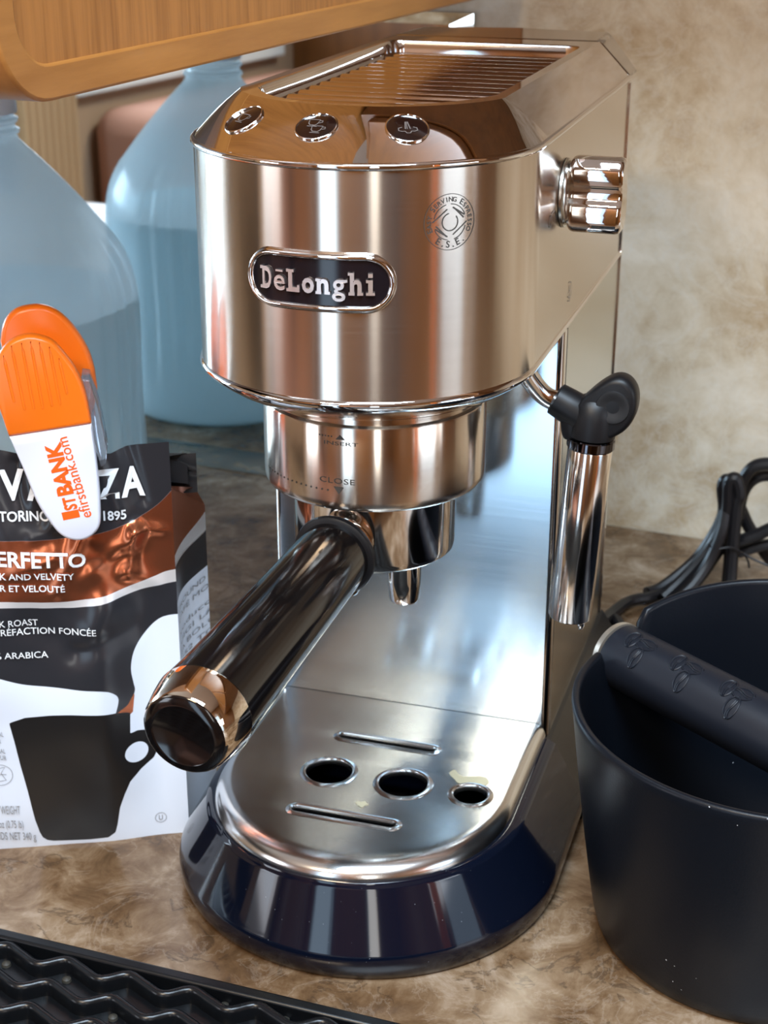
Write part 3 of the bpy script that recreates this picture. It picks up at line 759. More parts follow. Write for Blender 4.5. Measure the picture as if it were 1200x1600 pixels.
# ear of the grip: rounded lobe rising to the right
ear = [(-.0050, .009), (.0025, .0180), (.0105, .0262), (.0170, .0302), (.0225, .0292), (.0262, .0238), (.0262, .0150), (.0225, .0078), (.0160, .0030), (.0105, .0022), (.0060, .0010), (-.003, .0010)]
ear = [tuple(q)[:2] for q in smooth_path([(*p, 0) for p in ear+[ear[0]]], 4)[:-1]]
ec_ = (.0150, .0160)
er = []
for yo, s in ((-.0062, .80), (-.0058, .90), (-.0045, .97), (-.0030, 1.0), (.0030, 1.0), (.0045, .97), (.0060, .86)):
    er.append([(ec_[0]+(x-ec_[0])*s-.0078, yo, ec_[1]+(z-ec_[1])*s) for x, z in ear])
mesh_obj('grip_ear', *loft(er), M_BLACKR, sw, loc=(0, 0, 0), smooth=40)
mesh_obj('ear_dimple', *lathe_axis([(.0072, -.0001), (.0068, .0008), (.0056, .0009), (.0040, .0002), (.0001, -.0001)], (.0092, -.0061, .0178), (0, -1, 0), 32), M_BLACKM, sw, loc=(0, 0, 0))
mesh_obj('wand_collar', *lathe_axis([(.0094, -.0022), (.0101, -.0016), (.0101, .0020), (.0096, .0026)], (0, 0, 0), WDR, 40), M_CHROME_D, sw, loc=(0, 0, 0))
mesh_obj('frothing_sleeve', *lathe_axis([(.0092, .0026), (.0094, .0032), (.0096, .0812), (.0092, .0818), (.0086, .0818), (.0084, .06)], (0, 0, 0), WDR, 48, True, True), M_TUBE, sw, loc=(0, 0, 0))
mesh_obj('nozzle_tip', *lathe_axis([(.0010, .0), (.0016, .004), (.0012, .006), (.0004, .0068)], WDR*.0815+Vector((.0055, 0, 0)), WDR, 16), M_CHROME, sw, loc=(0, 0, 0))

# ================================================================== PORTAFILTER
PF = empty('portafilter', (0, -.0572, .158), 'polished portafilter with long glossy black handle locked under the collar', 'portafilter')
mesh_obj('filter_basket', *lathe([(.0300, .1590), (.0325, .1588), (.0338, .1600), (.0343, .1625), (.0344, .1890), (.0344, .1898)], 72, CC), M_BASKET, PF)
A = Vector((-.0036, -.0990, .1703)); B = Vector((-.0118, -.2265, .1600)); D = (B-A).normalized(); LN = (B-A).length
mesh_obj('handle_neck', *lathe_axis([(.0120, -.0250), (.0124, -.0090), (.0138, -.0070), (.0146, -.0045), (.0148, -.0022), (.0140, -.0012)], A, D, 40), M_BASKET, PF)
mesh_obj('flange_ring', *lathe_axis([(.0150, -.0015), (.0168, -.0008), (.0174, .0006), (.0172, .0022), (.0160, .0030)], A, D, 56), M_BLACKR, PF)
mesh_obj('handle_grip', *lathe_axis([(.0150, .0020), (.0152, .0060), (.0165, LN*.55), (.0176, LN*.86), (.0181, LN*.93)], A, D, 64), M_HANDLE, PF)
mesh_obj('end_ring', *lathe_axis([(.0178, LN*.928), (.0183, LN*.935), (.0182, LN*.945), (.0176, LN*.975), (.0160, LN*1.035), (.0152, LN*1.045), (.0146, LN*1.045)], A, D, 64), mat('ring_chrome', (.82, .74, .64), .05, 1.0), PF, smooth=30)
mesh_obj('end_cap', *lathe_axis([(.0150, LN*1.02), (.0149, LN*1.047), (.0140, LN*1.053), (.0118, LN*1.056), (.0112, LN*1.0535), (.0001, LN*1.052)], A, D, 56), M_HANDLE, PF)
for sx in (1, -1):
    x = sx*.0135
    mesh_obj('spout', *lathe([(.0052, .1345), (.0060, .1338), (.0066, .1350), (.0072, .1440), (.0074, .1600)], 32, (x, -.0580)), M_BASKET, PF)
mesh_obj('spout_bridge', *lathe([(.0200, .1560), (.0230, .1572), (.0300, .1592)], 48, CC), M_BASKET, PF)

# ================================================================== KNOCK BOX
KX, KY = .1755, -.0580
KB = empty('knock_box', (KX, KY, 0), 'round matte black coffee knock box with raised back rim', 'knock box')
bd_ = Vector((.83, -.606, 0)).normalized(); bn_ = Vector((.606, .83, 0)).normalized()     # bar direction, toward the back
n = 144
def rimz(a):
    d = Vector((math.cos(a), math.sin(a), 0)); s = d.dot(bn_)      # sine of the angle from the bar line
    y = s*.0865
    lo, hi = .1080, .1275
    if y < -.0260: return lo
    if y < -.0010: return lo-.0175*min(1, max(0, (y+.0260)/.0035))
    t = min(1, (y+.0010)/.0065); t = math.sin(t*PI/2); hi = .1165+.0115*math.sin(min(1, y/.0865)*PI/2)**.8; lo -= .0175*(1-t)
    return lo+(hi-lo)*t
def kring(r_, f):
    return [(KX+r_*math.cos(a), KY+r_*math.sin(a), f(a)) for a in [2*PI*j/n for j in range(n)]]
def wr(z): 
    t = max(0, min(1, z/.108)); return .0700+.0160*(t**.80)
rings = [kring(.0640, lambda a: 0.0), kring(.0685, lambda a: .0006), kring(.0705, lambda a: .0030)]
for q in (.08, .16, .28, .42, .56, .70, .84, .95): rings.append([(KX+wr(rimz(a)*q)*math.cos(a), KY+wr(rimz(a)*q)*math.sin(a), rimz(a)*q) for a in [2*PI*j/n for j in range(n)]])
def rr_(off, dz): return [(KX+(wr(rimz(a))+off)*math.cos(a), KY+(wr(rimz(a))+off)*math.sin(a), rimz(a)+dz) for a in [2*PI*j/n for j in range(n)]]
rings += [rr_(0, -.0018), rr_(-.0002, -.0006), rr_(-.0010, 0), rr_(-.0024, 0), rr_(-.0033, -.0006), rr_(-.0036, -.0020)]
for q in (.8, .5, .2): rings.append([(KX+(wr(rimz(a)*q)-.0040)*math.cos(a), KY+(wr(rimz(a)*q)-.0040)*math.sin(a), rimz(a)*q+.004) for a in [2*PI*j/n for j in range(n)]])
rings += [kring(.060, lambda a: .006)]
mesh_obj('tub', *loft(rings), M_KNOCK, KB, smooth=45)
BR = .0145; ZBAR = .1000; hl = .0875
bc0 = Vector((KX, KY, ZBAR))-bn_*.010-bd_*.0865
bar = empty('knock_bar', bc0, None, None); bar.parent = KB; bar.location = bc0-KB.location
mesh_obj('bar_sleeve', *lathe_axis([(BR-.0012, .0030), (BR, .0042), (BR, .166), (BR-.0012, .168)], (0, 0, 0), bd_, 56), M_BAR, bar, loc=(0, 0, 0))
mesh_obj('bar_end_ring', *lathe_axis([(BR-.002, .0), (BR+.0002, .0004), (BR+.0004, .0030), (BR-.002, .0032)], (0, 0, 0), bd_, 48), mat('end_steel', (.62, .55, .46), .28, .8), bar, loc=(0, 0, 0))
# coffee bean outlines moulded in the sleeve
def on_bar(s, w, h): # s along, w around (0 = toward the viewer's upper side)
    a = w/BR; up_ = Vector((0, 0, 1)); sd = -bn_
    d_ = (up_*math.cos(a)+sd*math.sin(a)); return tuple(bd_*s+d_*(BR+h))
def bean(cx, cy, ang, L_, W_):
    out = []
    c, s = math.cos(R(ang)), math.sin(R(ang))
    T = lambda x, y: (cx+x*c-y*s, cy+x*s+y*c)
    el = [T(L_*math.cos(t), W_*math.sin(t)) for t in [2*PI*j/28 for j in range(28)]]
    out.append((el, True))
    for o_ in (-.14, .14): out.append(([T(x*L_*.93, (o_+.22*math.sin(x*2.6))*W_) for x in np.linspace(-1, 1, 11)], False))
    return out
for i, s in enumerate((.0190, .0460, .0740, .1020, .1300)):
    L_ = bean(s+.0030, .0035, 0, .0051, .0034)+bean(s-.0045, .0040, 78, .0050, .0030)+bean(s+.0030, .0115, 88, .0052, .0030)
    P_ = [tube([on_bar(x, y, .0) for x, y in l], .00050, 6, c_, False) for l, c_ in L_]
    mesh_obj('bean_emblem', *merge(*P_), M_BAR, bar, loc=(0, 0, 0), smooth=60)

# ================================================================== MAINS CORD
CD = empty('power_cord', (.125, .285, 0), 'bundled black power cord behind the knock box', 'cord')
S1 = [(.0802, .255, .0050), (.0891, .262, .0073), (.1052, .275, .0201), (.1144, .28, .0342), (.1215, .28, .0541), (.1197, .28, .0719), (.1218, .28, .0768), (.1257, .28, .0726), (.1274, .28, .0438), (.1279, .28, .0199), (.1278, .28, .0045)]
S2 = [(.0907, .25, .0045), (.1010, .258, .0149), (.1116, .265, .0284), (.1192, .27, .0421), (.1242, .27, .0599), (.1240, .27, .0785), (.1280, .27, .0816), (.1310, .27, .0716), (.1296, .27, .0622), (.1300, .268, .02), (.1310, .262, .0042)]
L1 = [(.1282, .285, .0060), (.1270, .285, .0337), (.1268, .285, .0528), (.1293, .285, .0657), (.1319, .285, .0777), (.1382, .285, .0861), (.1486, .285, .0880), (.1596, .285, .0831), (.1644, .285, .0698), (.1589, .285, .0536), (.1457, .285, .0425), (.1326, .285, .0352), (.1215, .285, .0290), (.1112, .282, .0106), (.1040, .276, .0042)]
L2_ = [(.1300, .293, .0450), (.1310, .295, .0605), (.1345, .295, .0704), (.1412, .295, .0758), (.1497, .295, .0760), (.1588, .295, .0693), (.1621, .295, .0500), (.1600, .293, .0250), (.1560, .29, .0045)]
X1 = [(.1298, .30, .0521), (.1351, .30, .0415), (.1410, .30, .0326), (.1485, .30, .0222), (.1550, .30, .0149), (.1600, .299, .0045)]
X2 = [(.1309, .29, .0241), (.1414, .29, .0295), (.1512, .29, .0332), (.1604, .29, .0335), (.1720, .285, .0250), (.1780, .28, .0042)]
S3 = [(.0950, .240, .0042), (.1080, .250, .0150), (.1170, .260, .0300), (.1225, .265, .0480), (.1235, .270, .0600)]
for q, r_ in ((S1, .0040), (S2, .0040), (L1, .0040), (L2_, .0036), (X1, .0040), (X2, .0036), (S3, .0038)):
    mesh_obj('cord_strand', *tube(smooth_path(q, 6), r_, 10), M_CORD, CD)
TI = smooth_path([(.1150, .262, .0400), (.1200, .260, .0385), (.1284, .262, .0398), (.1344, .265, .0366), (.1433, .265, .0323), (.1520, .265, .0295)], 6)
mesh_obj('twist_tie', *tube(TI, .0007, 6), M_CORD, CD)
mesh_obj('twist_tie', *tube(smooth_path([(.1340, .263, .0370), (.1366, .265, .0354), (.1398, .265, .0310), (.1409, .265, .0264)], 6), .0007, 6), M_CORD, CD)
mesh_obj('cord_lead', *tube(smooth_path([(.0600, .185, .0120), (.0640, .215, .0060), (.0700, .238, .0045), (.0760, .246, .0045), (.0820, .250, .0045), (.0900, .258, .0050)], 8), .0036, 10), M_CORD, CD)
mesh_obj('cord_lead', *tube(smooth_path([(.0550, .180, .0200), (.0600, .205, .0080), (.0660, .215, .0045), (.0720, .205, .0045), (.0740, .190, .0045)], 8), .0036, 10), M_CORD, CD)

# ================================================================== COFFEE BAG
BB = Vector((-.0902, -.0661, 0)); BW = Vector((.9082, .4185, 0)); BN = Vector((-.4185, .9082, 0))   # BN points to the back
BAG = empty('coffee_bag', (BB-BW*.07), 'foil ground-coffee bag with black, copper and white print, clipped shut', 'coffee bag')
ULEFT = -.140
TOPU = [(-.15, .1990), (-.09, .1990), (-.0711, .1984), (-.0607, .1956), (-.0448, .1928), (-.0286, .1928), (-.0216, .1954), (-.0133, .1974), (.0010, .1979), (.0035, .1960)]
def topv(u): return float(np.interp(u, [q[0] for q in TOPU], [q[1] for q in TOPU]))
def ridge(u, v, a, b, w, h):
    ax, ay = a; bx_, by = b; L_ = math.hypot(bx_-ax, by-ay); t = max(0, min(1, ((u-ax)*(bx_-ax)+(v-ay)*(by-ay))/L_**2))
    d = math.hypot(u-ax-(bx_-ax)*t, v-ay-(by-ay)*t); return h*math.exp(-(d/w)**2)*(1-.5*t)
RG = [((-.0165, .159), (-.0200, .140), .0035, .0030), ((-.0165, .159), (.000, .156), .0025, .0016), ((-.0165, .157), (-.0400, .139), .0040, .0022), ((-.0400, .158), (-.0520, .134), .0035, .0024),
      ((-.0430, .170), (-.0600, .160), .0035, .0018), ((-.0300, .190), (-.0240, .170), .0030, .0020), ((-.0180, .196), (-.0130, .172), .0035, -.0022), ((-.0220, .140), (-.0080, .131), .0040, .0018),
      ((-.0310, .147), (-.0160, .147), .0050, -.0018), ((-.0520, .150), (-.0750, .143), .0035, .0016), ((-.0500, .190), (-.0560, .165), .0030, -.0016), ((-.0650, .120), (-.0450, .104), .0060, -.0016),
      ((-.0450, .104), (-.0200, .112), .0050, -.0016), ((-.0640, .192), (-.0640, .170), .0028, -.0014), ((-.0300, .125), (-.0400, .110), .0060, .0014)]
def bag_off(u, v):
    tv = topv(u); w = max(0, min(1, (-u-.010)/.028)); w = w*w*(3-2*w); wl_ = max(0, min(1, (u-ULEFT)/.03))
    pv = v/tv
    b_ = .0115*math.sin(PI*min(1, pv*.92+.04))**.7*w*wl_
    b_ += .0016*max(0, 1-abs(u+.0105)/.002)*0
    for r_ in RG: b_ += ridge(u, v, *r_)*min(1, max(0, (-u)/.006))
    b_ += .0022*(noise.noise(Vector((u*38, v*30, 1.3))))*w*(.35+.65*min(1, v/.10))
    b_ += .0008*(noise.noise(Vector((u*120+v*40, v*70, 4.1))))*w*min(1, max(0, (v-.09)/.05))
    return b_
def bag_pt(u, v, h=0): return BB+BW*u+Vector((0, 0, v))-BN*(bag_off(u, v)+h)
def sdf(poly, U_, V_):
    P = np.array(poly); n_ = len(P); d = np.full(U_.shape, 1e9); ins = np.zeros(U_.shape, bool)
    for i in range(n_):
        a_ = P[i]; b_ = P[(i+1) % n_]; e_ = b_-a_; wx = U_-a_[0]; wy = V_-a_[1]
        t = np.clip((wx*e_[0]+wy*e_[1])/(e_@e_+1e-12), 0, 1); d = np.minimum(d, np.hypot(wx-e_[0]*t, wy-e_[1]*t))
        c = (a_[1] > V_) != (b_[1] > V_); xx = a_[0]+(V_-a_[1])*e_[0]/(e_[1] if abs(e_[1]) > 1e-12 else 1e-12); ins ^= c & (U_ < xx)
    return np.where(ins, -d, d)
def sm(L, sub=5): return [tuple(q)[:2] for q in smooth_path([(*p, 0) for p in L], sub)]
BA = sm([(-.16, .162), (-.11, .1600), (-.0746, .1590), (-.0624, .1586), (-.0487, .1584), (-.0310, .1593), (-.0161, .1633), (-.0069, .1686), (.0003, .1757), (.0040, .1810)])
CO = sm([(-.16, .136), (-.11, .1330), (-.0770, .1316), (-.0536, .1295), (-.0382, .1298), (-.0218, .1322), (-.0095, .1352), (-.0038, .1371), (.0060, .1385)])
ST = sm([(-.16, .133), (-.11, .1302), (-.0773, .1288), (-.0538, .1267), (-.0396, .1264), (-.0268, .1281), (-.0106, .1303), (-.0047, .1312), (.0060, .1325)])
BL = sm([(-.16, .112), (-.12, .1050), (-.0950, .1000), (-.0802, .0950), (-.0693, .0910), (-.0567, .0885), (-.0449, .0863), (-.0358, .0850), (-.0311, .0827), (-.0285, .0786), (-.0303, .0714)])
BLR = sm([(-.0246, .0720), (-.0212, .0797), (-.0215, .0844), (-.0222, .0919), (-.0203, .1003), (-.0150, .1080), (-.0066, .1148), (.0060, .1156)])
P_BLACK1 = BA+[(.01, .25), (-.17, .25)]
P_COP = CO+list(reversed(BA))
P_STR = ST+list(reversed(CO))
P_BLACK2 = BL+BLR+list(reversed(ST))
P_COPT = [(-.0303, .0714), (-.0246, .0740), (-.0212, .0797), (-.0226, .0695), (-.0245, .0685), (-.028, .070)]
MUG = [(-.0774, .0703), (-.0763, .0709), (-.0701, .0731), (-.0595, .0736), (-.0497, .0733), (-.0367, .0722), (-.0302, .0713), (-.0254, .0699), (-.0238, .0689), (-.0244, .0582), (-.0211, .0586), (-.0178, .0577), (-.0138, .0546), (-.0117, .0476), (-.0145, .0420), (-.0206, .0376), (-.0259, .0321), (-.0289, .0255), (-.0314, .0187), (-.0332, .0089), (-.0344, .0044), (-.0379, .0017), (-.0464, .0013), (-.0549, .0015), (-.0633, .0020), (-.0662, .0029), (-.0681, .0049), (-.0691, .0080), (-.0706, .0161), (-.0725, .0330), (-.0746, .0477), (-.0760, .0603)]
MUG = [(u, v+.0008) for u, v in MUG]
def grid_mesh(name, us, vs_, fn, parent, attrs):
    nu, nv = len(us), len(vs_); verts = [tuple(fn(u, v)-parent.location) for u in us for v in vs_]
    faces = [(i*nv+j, (i+1)*nv+j, (i+1)*nv+j+1, i*nv+j+1) for i in range(nu-1) for j in range(nv-1)]
    me = bpy.data.meshes.new(name); me.from_pydata(verts, [], faces)
    for k_, arr in attrs.items():
        at_ = me.attributes.new(k_, 'FLOAT', 'POINT'); at_.data.foreach_set('value', np.asarray(arr, dtype=np.float32).ravel())
    return finish(name, me, M_FOIL, parent, 60, loc=(0, 0, 0))
us = np.linspace(ULEFT, .0, 168); tvs = np.linspace(0, 1, 230)
UU, TT = np.meshgrid(us, tvs, indexing='ij'); VV = TT*np.array([[topv(u)] for u in us])
hole = np.hypot(UU+.0221, VV-.0481)-.0053
att = {'d_black': np.minimum(sdf(P_BLACK1, UU, VV), sdf(P_BLACK2, UU, VV)), 'd_copper': np.minimum(sdf(P_COP, UU, VV), sdf(P_COPT, UU, VV)),
       'd_white': sdf(P_STR, UU, VV), 'd_mug': np.maximum(sdf(MUG, UU, VV), -hole)}
o = grid_mesh('front_face', us, tvs, lambda u, t: bag_pt(u, t*topv(u)), BAG, att)
# fin seam at the right of the front face
mesh_obj('fin_seam', [tuple(BB+BW*u+Vector((0, 0, v))-BN*h) for u, h in ((-.0002, .0), (.0010, -.0006)) for v in np.linspace(.0, .197, 24)],
         [(i, i+24, i+25, i+1) for i in range(23)], M_BLACKM, BAG) if False else None
# gusset side
def gus_pt(s, t):
    v0, v1 = .1770, .1505
    a_ = BB+Vector((0, 0, t*v0)); b_ = BB+BW*.0148+BN*.0433+Vector((0, 0, t*v1))
    bulge = .004*math.sin(PI*s)*math.sin(PI*min(1, t*1.05))
    p = a_.lerp(b_, s)-BW*bulge*1.2
    return p
ss = np.linspace(0, 1, 30)
SS, T2 = np.meshgrid(ss, np.linspace(0, 1, 110), indexing='ij'); V2 = T2*(.177*(1-SS)+.1505*SS)
gat = {'d_black': np.maximum(V2-(.1400-.002*SS), (.1205-.001*SS)-V2), 'd_copper': (.1440+.003*SS)-V2, 'd_white': np.maximum(V2-(.1440+.003*SS), (.1385-.001*SS)-V2), 'd_mug': np.full(SS.shape, .1)}
gat['d_white'] = np.maximum(V2-(.1440+.003*SS), (.1385-.001*SS)-V2)
grid_mesh('side_gusset', ss, np.linspace(0, 1, 110), lambda s, t: gus_pt(s, t), BAG, gat)
# back panel, bottom and top closure
bk = [BB+BW*.0148+BN*.0433, BB+BW*(ULEFT)+BN*.0433]
q0 = [bk[0], bk[1], bk[1]+Vector((0, 0, .15)), bk[0]+Vector((0, 0, .1505)), BB+BW*ULEFT+BN*.004+Vector((0, 0, .197)), BB+BW*.0075+BN*.012+Vector((0, 0, .1735)), BB+BW*.0075+BN*.012+Vector((0, 0, .1880)), BB+BW*(-.004)+BN*.006+Vector((0, 0, .1885))]
mesh_obj('back_panel', [tuple(q) for q in q0], [(1, 0, 3, 2), (2, 3, 5, 6, 7, 4)], mat('foil_black', (.02, .02, .022), .25), BAG, smooth=0)
flap = []
nu_ = 12; nv_ = 10
for i in range(nu_):
    for j in range(nv_):
        u = -.012+.0235*i/(nu_-1); v = .1680+.0195*j/(nv_-1)-(.002 if j == nv_-1 and i % 5 == 2 else 0)
        flap.append(tuple(BB+BW*u+BN*(.012+.0012*math.sin(j*.9+i*.5)+.004*(1-j/(nv_-1)))+Vector((0, 0, v))))
mesh_obj('back_flap', flap, [(i*nv_+j, (i+1)*nv_+j, (i+1)*nv_+j+1, i*nv_+j+1) for i in range(nu_-1) for j in range(nv_-1)], bpy.data.materials['foil_black'], BAG, smooth=60)
# shoulder between gusset and flap
sh = [gus_pt(s, 1) for s in np.linspace(0, 1, 8)]; tp = [BB+BW*(-.001+.0115*s)+BN*(.004+.012*s)+Vector((0, 0, .176-.006*s)) for s in np.linspace(0, 1, 8)]
mesh_obj('gusset_shoulder', [tuple(q) for q in sh+tp], [(i, i+1, i+9, i+8) for i in range(7)], mat('foil_copper', (.36, .11, .05), .3, .85), BAG, smooth=60)
mesh_obj('bag_left_side', [tuple(BB+BW*ULEFT+BN*d+Vector((0, 0, z))) for d, z in ((0, 0), (.0433, 0), (.0433, .15), (.004, .197), (0, .197))], [(0, 1, 2, 3, 4)], bpy.data.materials['foil_black'], BAG, smooth=0)
# lettering printed on the bag
TX = [(ch, a_, b_, .1779-.0037*(a_+.0823)/.071, .1779-.0037*(b_+.0823)/.071, .0125, .035, M_WTEXT) for ch, a_, b_ in
      (('L', -.0920, -.0840), ('A', -.0835, -.0728), ('V', -.0722, -.0618), ('A', -.0612, -.0508), ('Z', -.0500, -.0412), ('Z', -.0404, -.0320), ('Z', -.0312, -.0218), ('A', -.0214, -.0113)) if (ch, a_) != ('Z', -.0404)]
TX += [('TORINO, ITALIA, 1895', -.0735, -.0199, .1682, .1644, .0042, .02, M_WTEXT),
      ('PERFETTO', -.0806, -.0383, .1486, .1455, .0065, .025, M_WTEXT), ('DARK AND VELVETY', -.0838, -.0437, .1429, .1400, .0030, .012, M_WTEXT), ('NOIR ET VELOUTÉ', -.0834, -.0480, .1374, .1346, .0030, .012, M_WTEXT),
      ('DARK ROAST', -.0853, -.0609, .1206, .1188, .0031, .004, M_WTEXT), ('TORRÉFACTION FONCÉE', -.0860, -.0360, .1164, .1130, .0031, .004, M_WTEXT), ('100% ARABICA', -.0865, -.0576, .1052, .1033, .0030, .004, M_WTEXT),
      ('NATURAL', -.0892, -.0804, .0657, .0645, .0025, .0, M_INKG), ('FLAVOR', -.0895, -.0818, .0619, .0609, .0025, .0, M_INKG), ('NATURAL', -.0892, -.0804, .0565, .0553, .0025, .0, M_INKG), ('FLAVOUR', -.0892, -.0803, .0529, .0517, .0025, .0, M_INKG),
      ('NET WEIGHT', -.0903, -.0768, .0223, .0212, .0048, .0, M_INKG), ('12 oz (0.75 lb)', -.0898, -.0761, .0141, .0128, .0046, .0, M_INKG), ('POIDS NET 340 g', -.0914, -.0711, .0069, .0049, .0048, .0, M_INKG)]
for s, u0, u1, va, vb, h_, bo, mt in TX:
    v_, f_ = fit_text(s, u0, u1, 0, h_, bo)
    mesh_obj('bag_lettering', [tuple(bag_pt(x, va+(vb-va)*(x-u0)/(u1-u0)+y, .0008)-BAG.location) for x, y, z in v_], f_, mt, BAG, loc=(0, 0, 0), smooth=0)
v_, f_ = merge(ring2d(-.0130, .0098, .0026, .00022, 28), fit_text('U', -.0139, -.0121, .0085, .0111, 0))
mesh_obj('bag_symbol', [tuple(bag_pt(x, y, .00045)-BAG.location) for x, y, z in v_], f_, M_INKG, BAG, loc=(0, 0, 0), smooth=0)
v_, f_ = merge(ring2d(-.0840, .0435, .0056, .00022, 32), line2d([(-.0860, .0470), (-.0815, .0476), (-.0835, .0445), (-.0815, .0405), (-.0860, .0400)], .0003), line2d([(-.0850, .0440), (-.0812, .0436)], .0003))
mesh_obj('bag_symbol', [tuple(bag_pt(x, y, .00045)-BAG.location) for x, y, z in v_], f_, M_INKG, BAG, loc=(0, 0, 0), smooth=0)
for i, s in enumerate(('GROUND C', 'CAFÉ MO', 'Produced by', 'LUIGI LAV', 'VIA BOLO', '10152 TOR')):
    v_, f_ = fit_text(s, .08, .08+.13*len(s), 0, .0026, 0)
    z0_ = .1135-i*.0052-(.003 if i > 1 else 0)
    mesh_obj('bag_lettering', [tuple(gus_pt(min(.98, x), (z0_+y)/(.177*(1-min(1, x))+.1505*min(1, x)))+BW*.0006-BAG.location) for x, y, z in v_], f_, M_INKG, BAG, loc=(0, 0, 0), smooth=0)

# ================================================================== BAG CLIP
CL = empty('bag_clip', BB-BW*.048-BN*.012+Vector((0, 0, .205)), 'orange and white plastic bag clip holding the coffee bag shut', 'bag clip')
FR = [(-.0682, .2373), (-.0689, .2256), (-.0672, .2177), (-.0652, .2090), (-.0608, .1947), (-.0564, .1794), (-.0515, .1694), (-.0475, .1636), (-.0426, .1609), (-.0375, .1609), (-.0332, .1635), (-.0307, .1676), (-.0301, .1746), (-.0299, .1836), (-.0302, .1938), (-.0308, .2040), (-.0314, .2141), (-.0330, .2267), (-.0360, .2360), (-.0404, .2433), (-.0448, .2486), (-.0501, .2510), (-.0549, .2515), (-.0604, .2498), (-.0643, .2467), (-.0671, .2424)]
FR = [tuple(q)[:2] for q in smooth_path([(*p, 0) for p in FR+[FR[0]]], 4)[:-1]]
DA, DB = Vector((-.0652, .2090)), Vector((-.0314, .2131))
def split(L, side):
    out = []; n_ = len(L); d = DB-DA
    def sgn(p): return (d.x*(p[1]-DA.y)-d.y*(p[0]-DA.x))*side
    for i in range(n_):
        p, q = L[i], L[(i+1) % n_]; a_, b_ = sgn(p), sgn(q)
        if a_ >= 0: out.append(p)
        if a_*b_ < 0:
            t = a_/(a_-b_); out.append((p[0]+(q[0]-p[0])*t, p[1]+(q[1]-p[1])*t))
    return out
def plate(L, h0, h1, rnd=.0012, tilt=0.0):
    c = Vector((sum(p[0] for p in L)/len(L), sum(p[1] for p in L)/len(L)))
    rs = []
    for d, h in ((.3*rnd, h0), (0, h0+rnd*.5), (0, h1-rnd), (rnd*.35, h1-rnd*.3), (rnd, h1)):
        ring = []
        for (x, y) in L:
            v = Vector((x, y))-c; v = v*(1-d/max(v.length, 1e-4)); x2, y2 = c.x+v.x, c.y+v.y
            hh = h+tilt*(y2-.209); ring.append(tuple(BB+BW*x2+Vector((0, 0, y2))-BN*hh-CL.location))
        rs.append(ring)
    return loft(rs)
def up_L(L, z): return L
OR_, WH_ = split(FR, 1), split(FR, -1)
mesh_obj('front_handle', *plate(OR_, .0105, .0170, .0016), M_ORANGE, CL, loc=(0, 0, 0), smooth=50)
mesh_obj('front_jaw', *plate(WH_, .0105, .0168, .0016), M_WHITEP, CL, loc=(0, 0, 0), smooth=50)
GR = [((-.0643, .2440), (-.0617, .2240)), ((-.0608, .2480), (-.0578, .2206)), ((-.0567, .2490), (-.0541, .2208)), ((-.0531, .2495), (-.0504, .2209)), ((-.0496, .2490), (-.0467, .2218)), ((-.0458, .2470), (-.0433, .2223)), ((-.0423, .2420), (-.0402, .2267))]
for a_, b_ in GR:
    pp = [BB+BW*(a_[0]+(b_[0]-a_[0])*t)+Vector((0, 0, a_[1]+(b_[1]-a_[1])*t))-BN*.01690-CL.location for t in np.linspace(0, 1, 8)]
    mesh_obj('grip_rib', *tube(pp, [.0003]+[.00065]*6+[.0005], 8), M_ORANGE, CL, loc=(0, 0, 0))
RE = [(-.0680, .2387), (-.0660, .2466), (-.0612, .2517), (-.0548, .2534), (-.0486, .2531), (-.0425, .2497), (-.0367, .2428), (-.0322, .2340), (-.0302, .2265), (-.0296, .2203), (-.0298, .2135), (-.0358, .2012), (-.0525, .2020), (-.0642, .2163)]
RE = [tuple(q)[:2] for q in smooth_path([(*p, 0) for p in RE+[RE[0]]], 4)[:-1]]
RE = [(x, y+.0035) for x, y in RE]
mesh_obj('rear_handle', *plate(RE, -.0150, -.0085, .0022), M_ORANGE, CL, loc=(0, 0, 0), smooth=50)
CLR = [(-.0346, .2303), (-.0315, .2296), (-.0300, .2235), (-.0285, .2173), (-.0268, .2050), (-.0261, .1967), (-.0270, .1912), (-.0290, .1906), (-.0325, .2053)]
mesh_obj('clear_spring_block', *plate([(x, y) for x, y in CLR], -.0070, .0085, .001), M_CLEAR, CL, loc=(0, 0, 0), smooth=40)
mesh_obj('rear_jaw', *plate([(x+.0005, y) for x, y in WH_], -.0145, -.0095, .0012), M_CLEAR, CL, loc=(0, 0, 0), smooth=40)
def clip_text(s, o_, d_, L_, h_, bo, sl=0):
    v, f = fit_text(s, 0, L_, 0, h_, bo); d_ = Vector(d_).normalized(); nn = Vector((-d_.y, d_.x))
    return [tuple(BB+BW*(o_[0]+d_.x*x+nn.x*y)+Vector((0, 0, o_[1]+d_.y*x+nn.y*y))-BN*.01695-CL.location) for x, y, z in v], f
d1 = (-.0448+.0391, .2061-.1718)
mesh_obj('clip_lettering', *merge(clip_text('1', (-.0391, .1718), d1, .0036, .0066, .04), clip_text('ST', (-.0397, .1757), d1, .0060, .0050, .04), clip_text('BANK', (-.0409, .1826), d1, .0240, .0062, .045)), M_ORANGEP, CL, loc=(0, 0, 0), smooth=0)
mesh_obj('clip_lettering', *clip_text('efirstbank.com', (-.0338, .1719), (-.0418+.0338, .2087-.1719), .0372, .0046, .008), M_ORANGEP, CL, loc=(0, 0, 0), smooth=0)

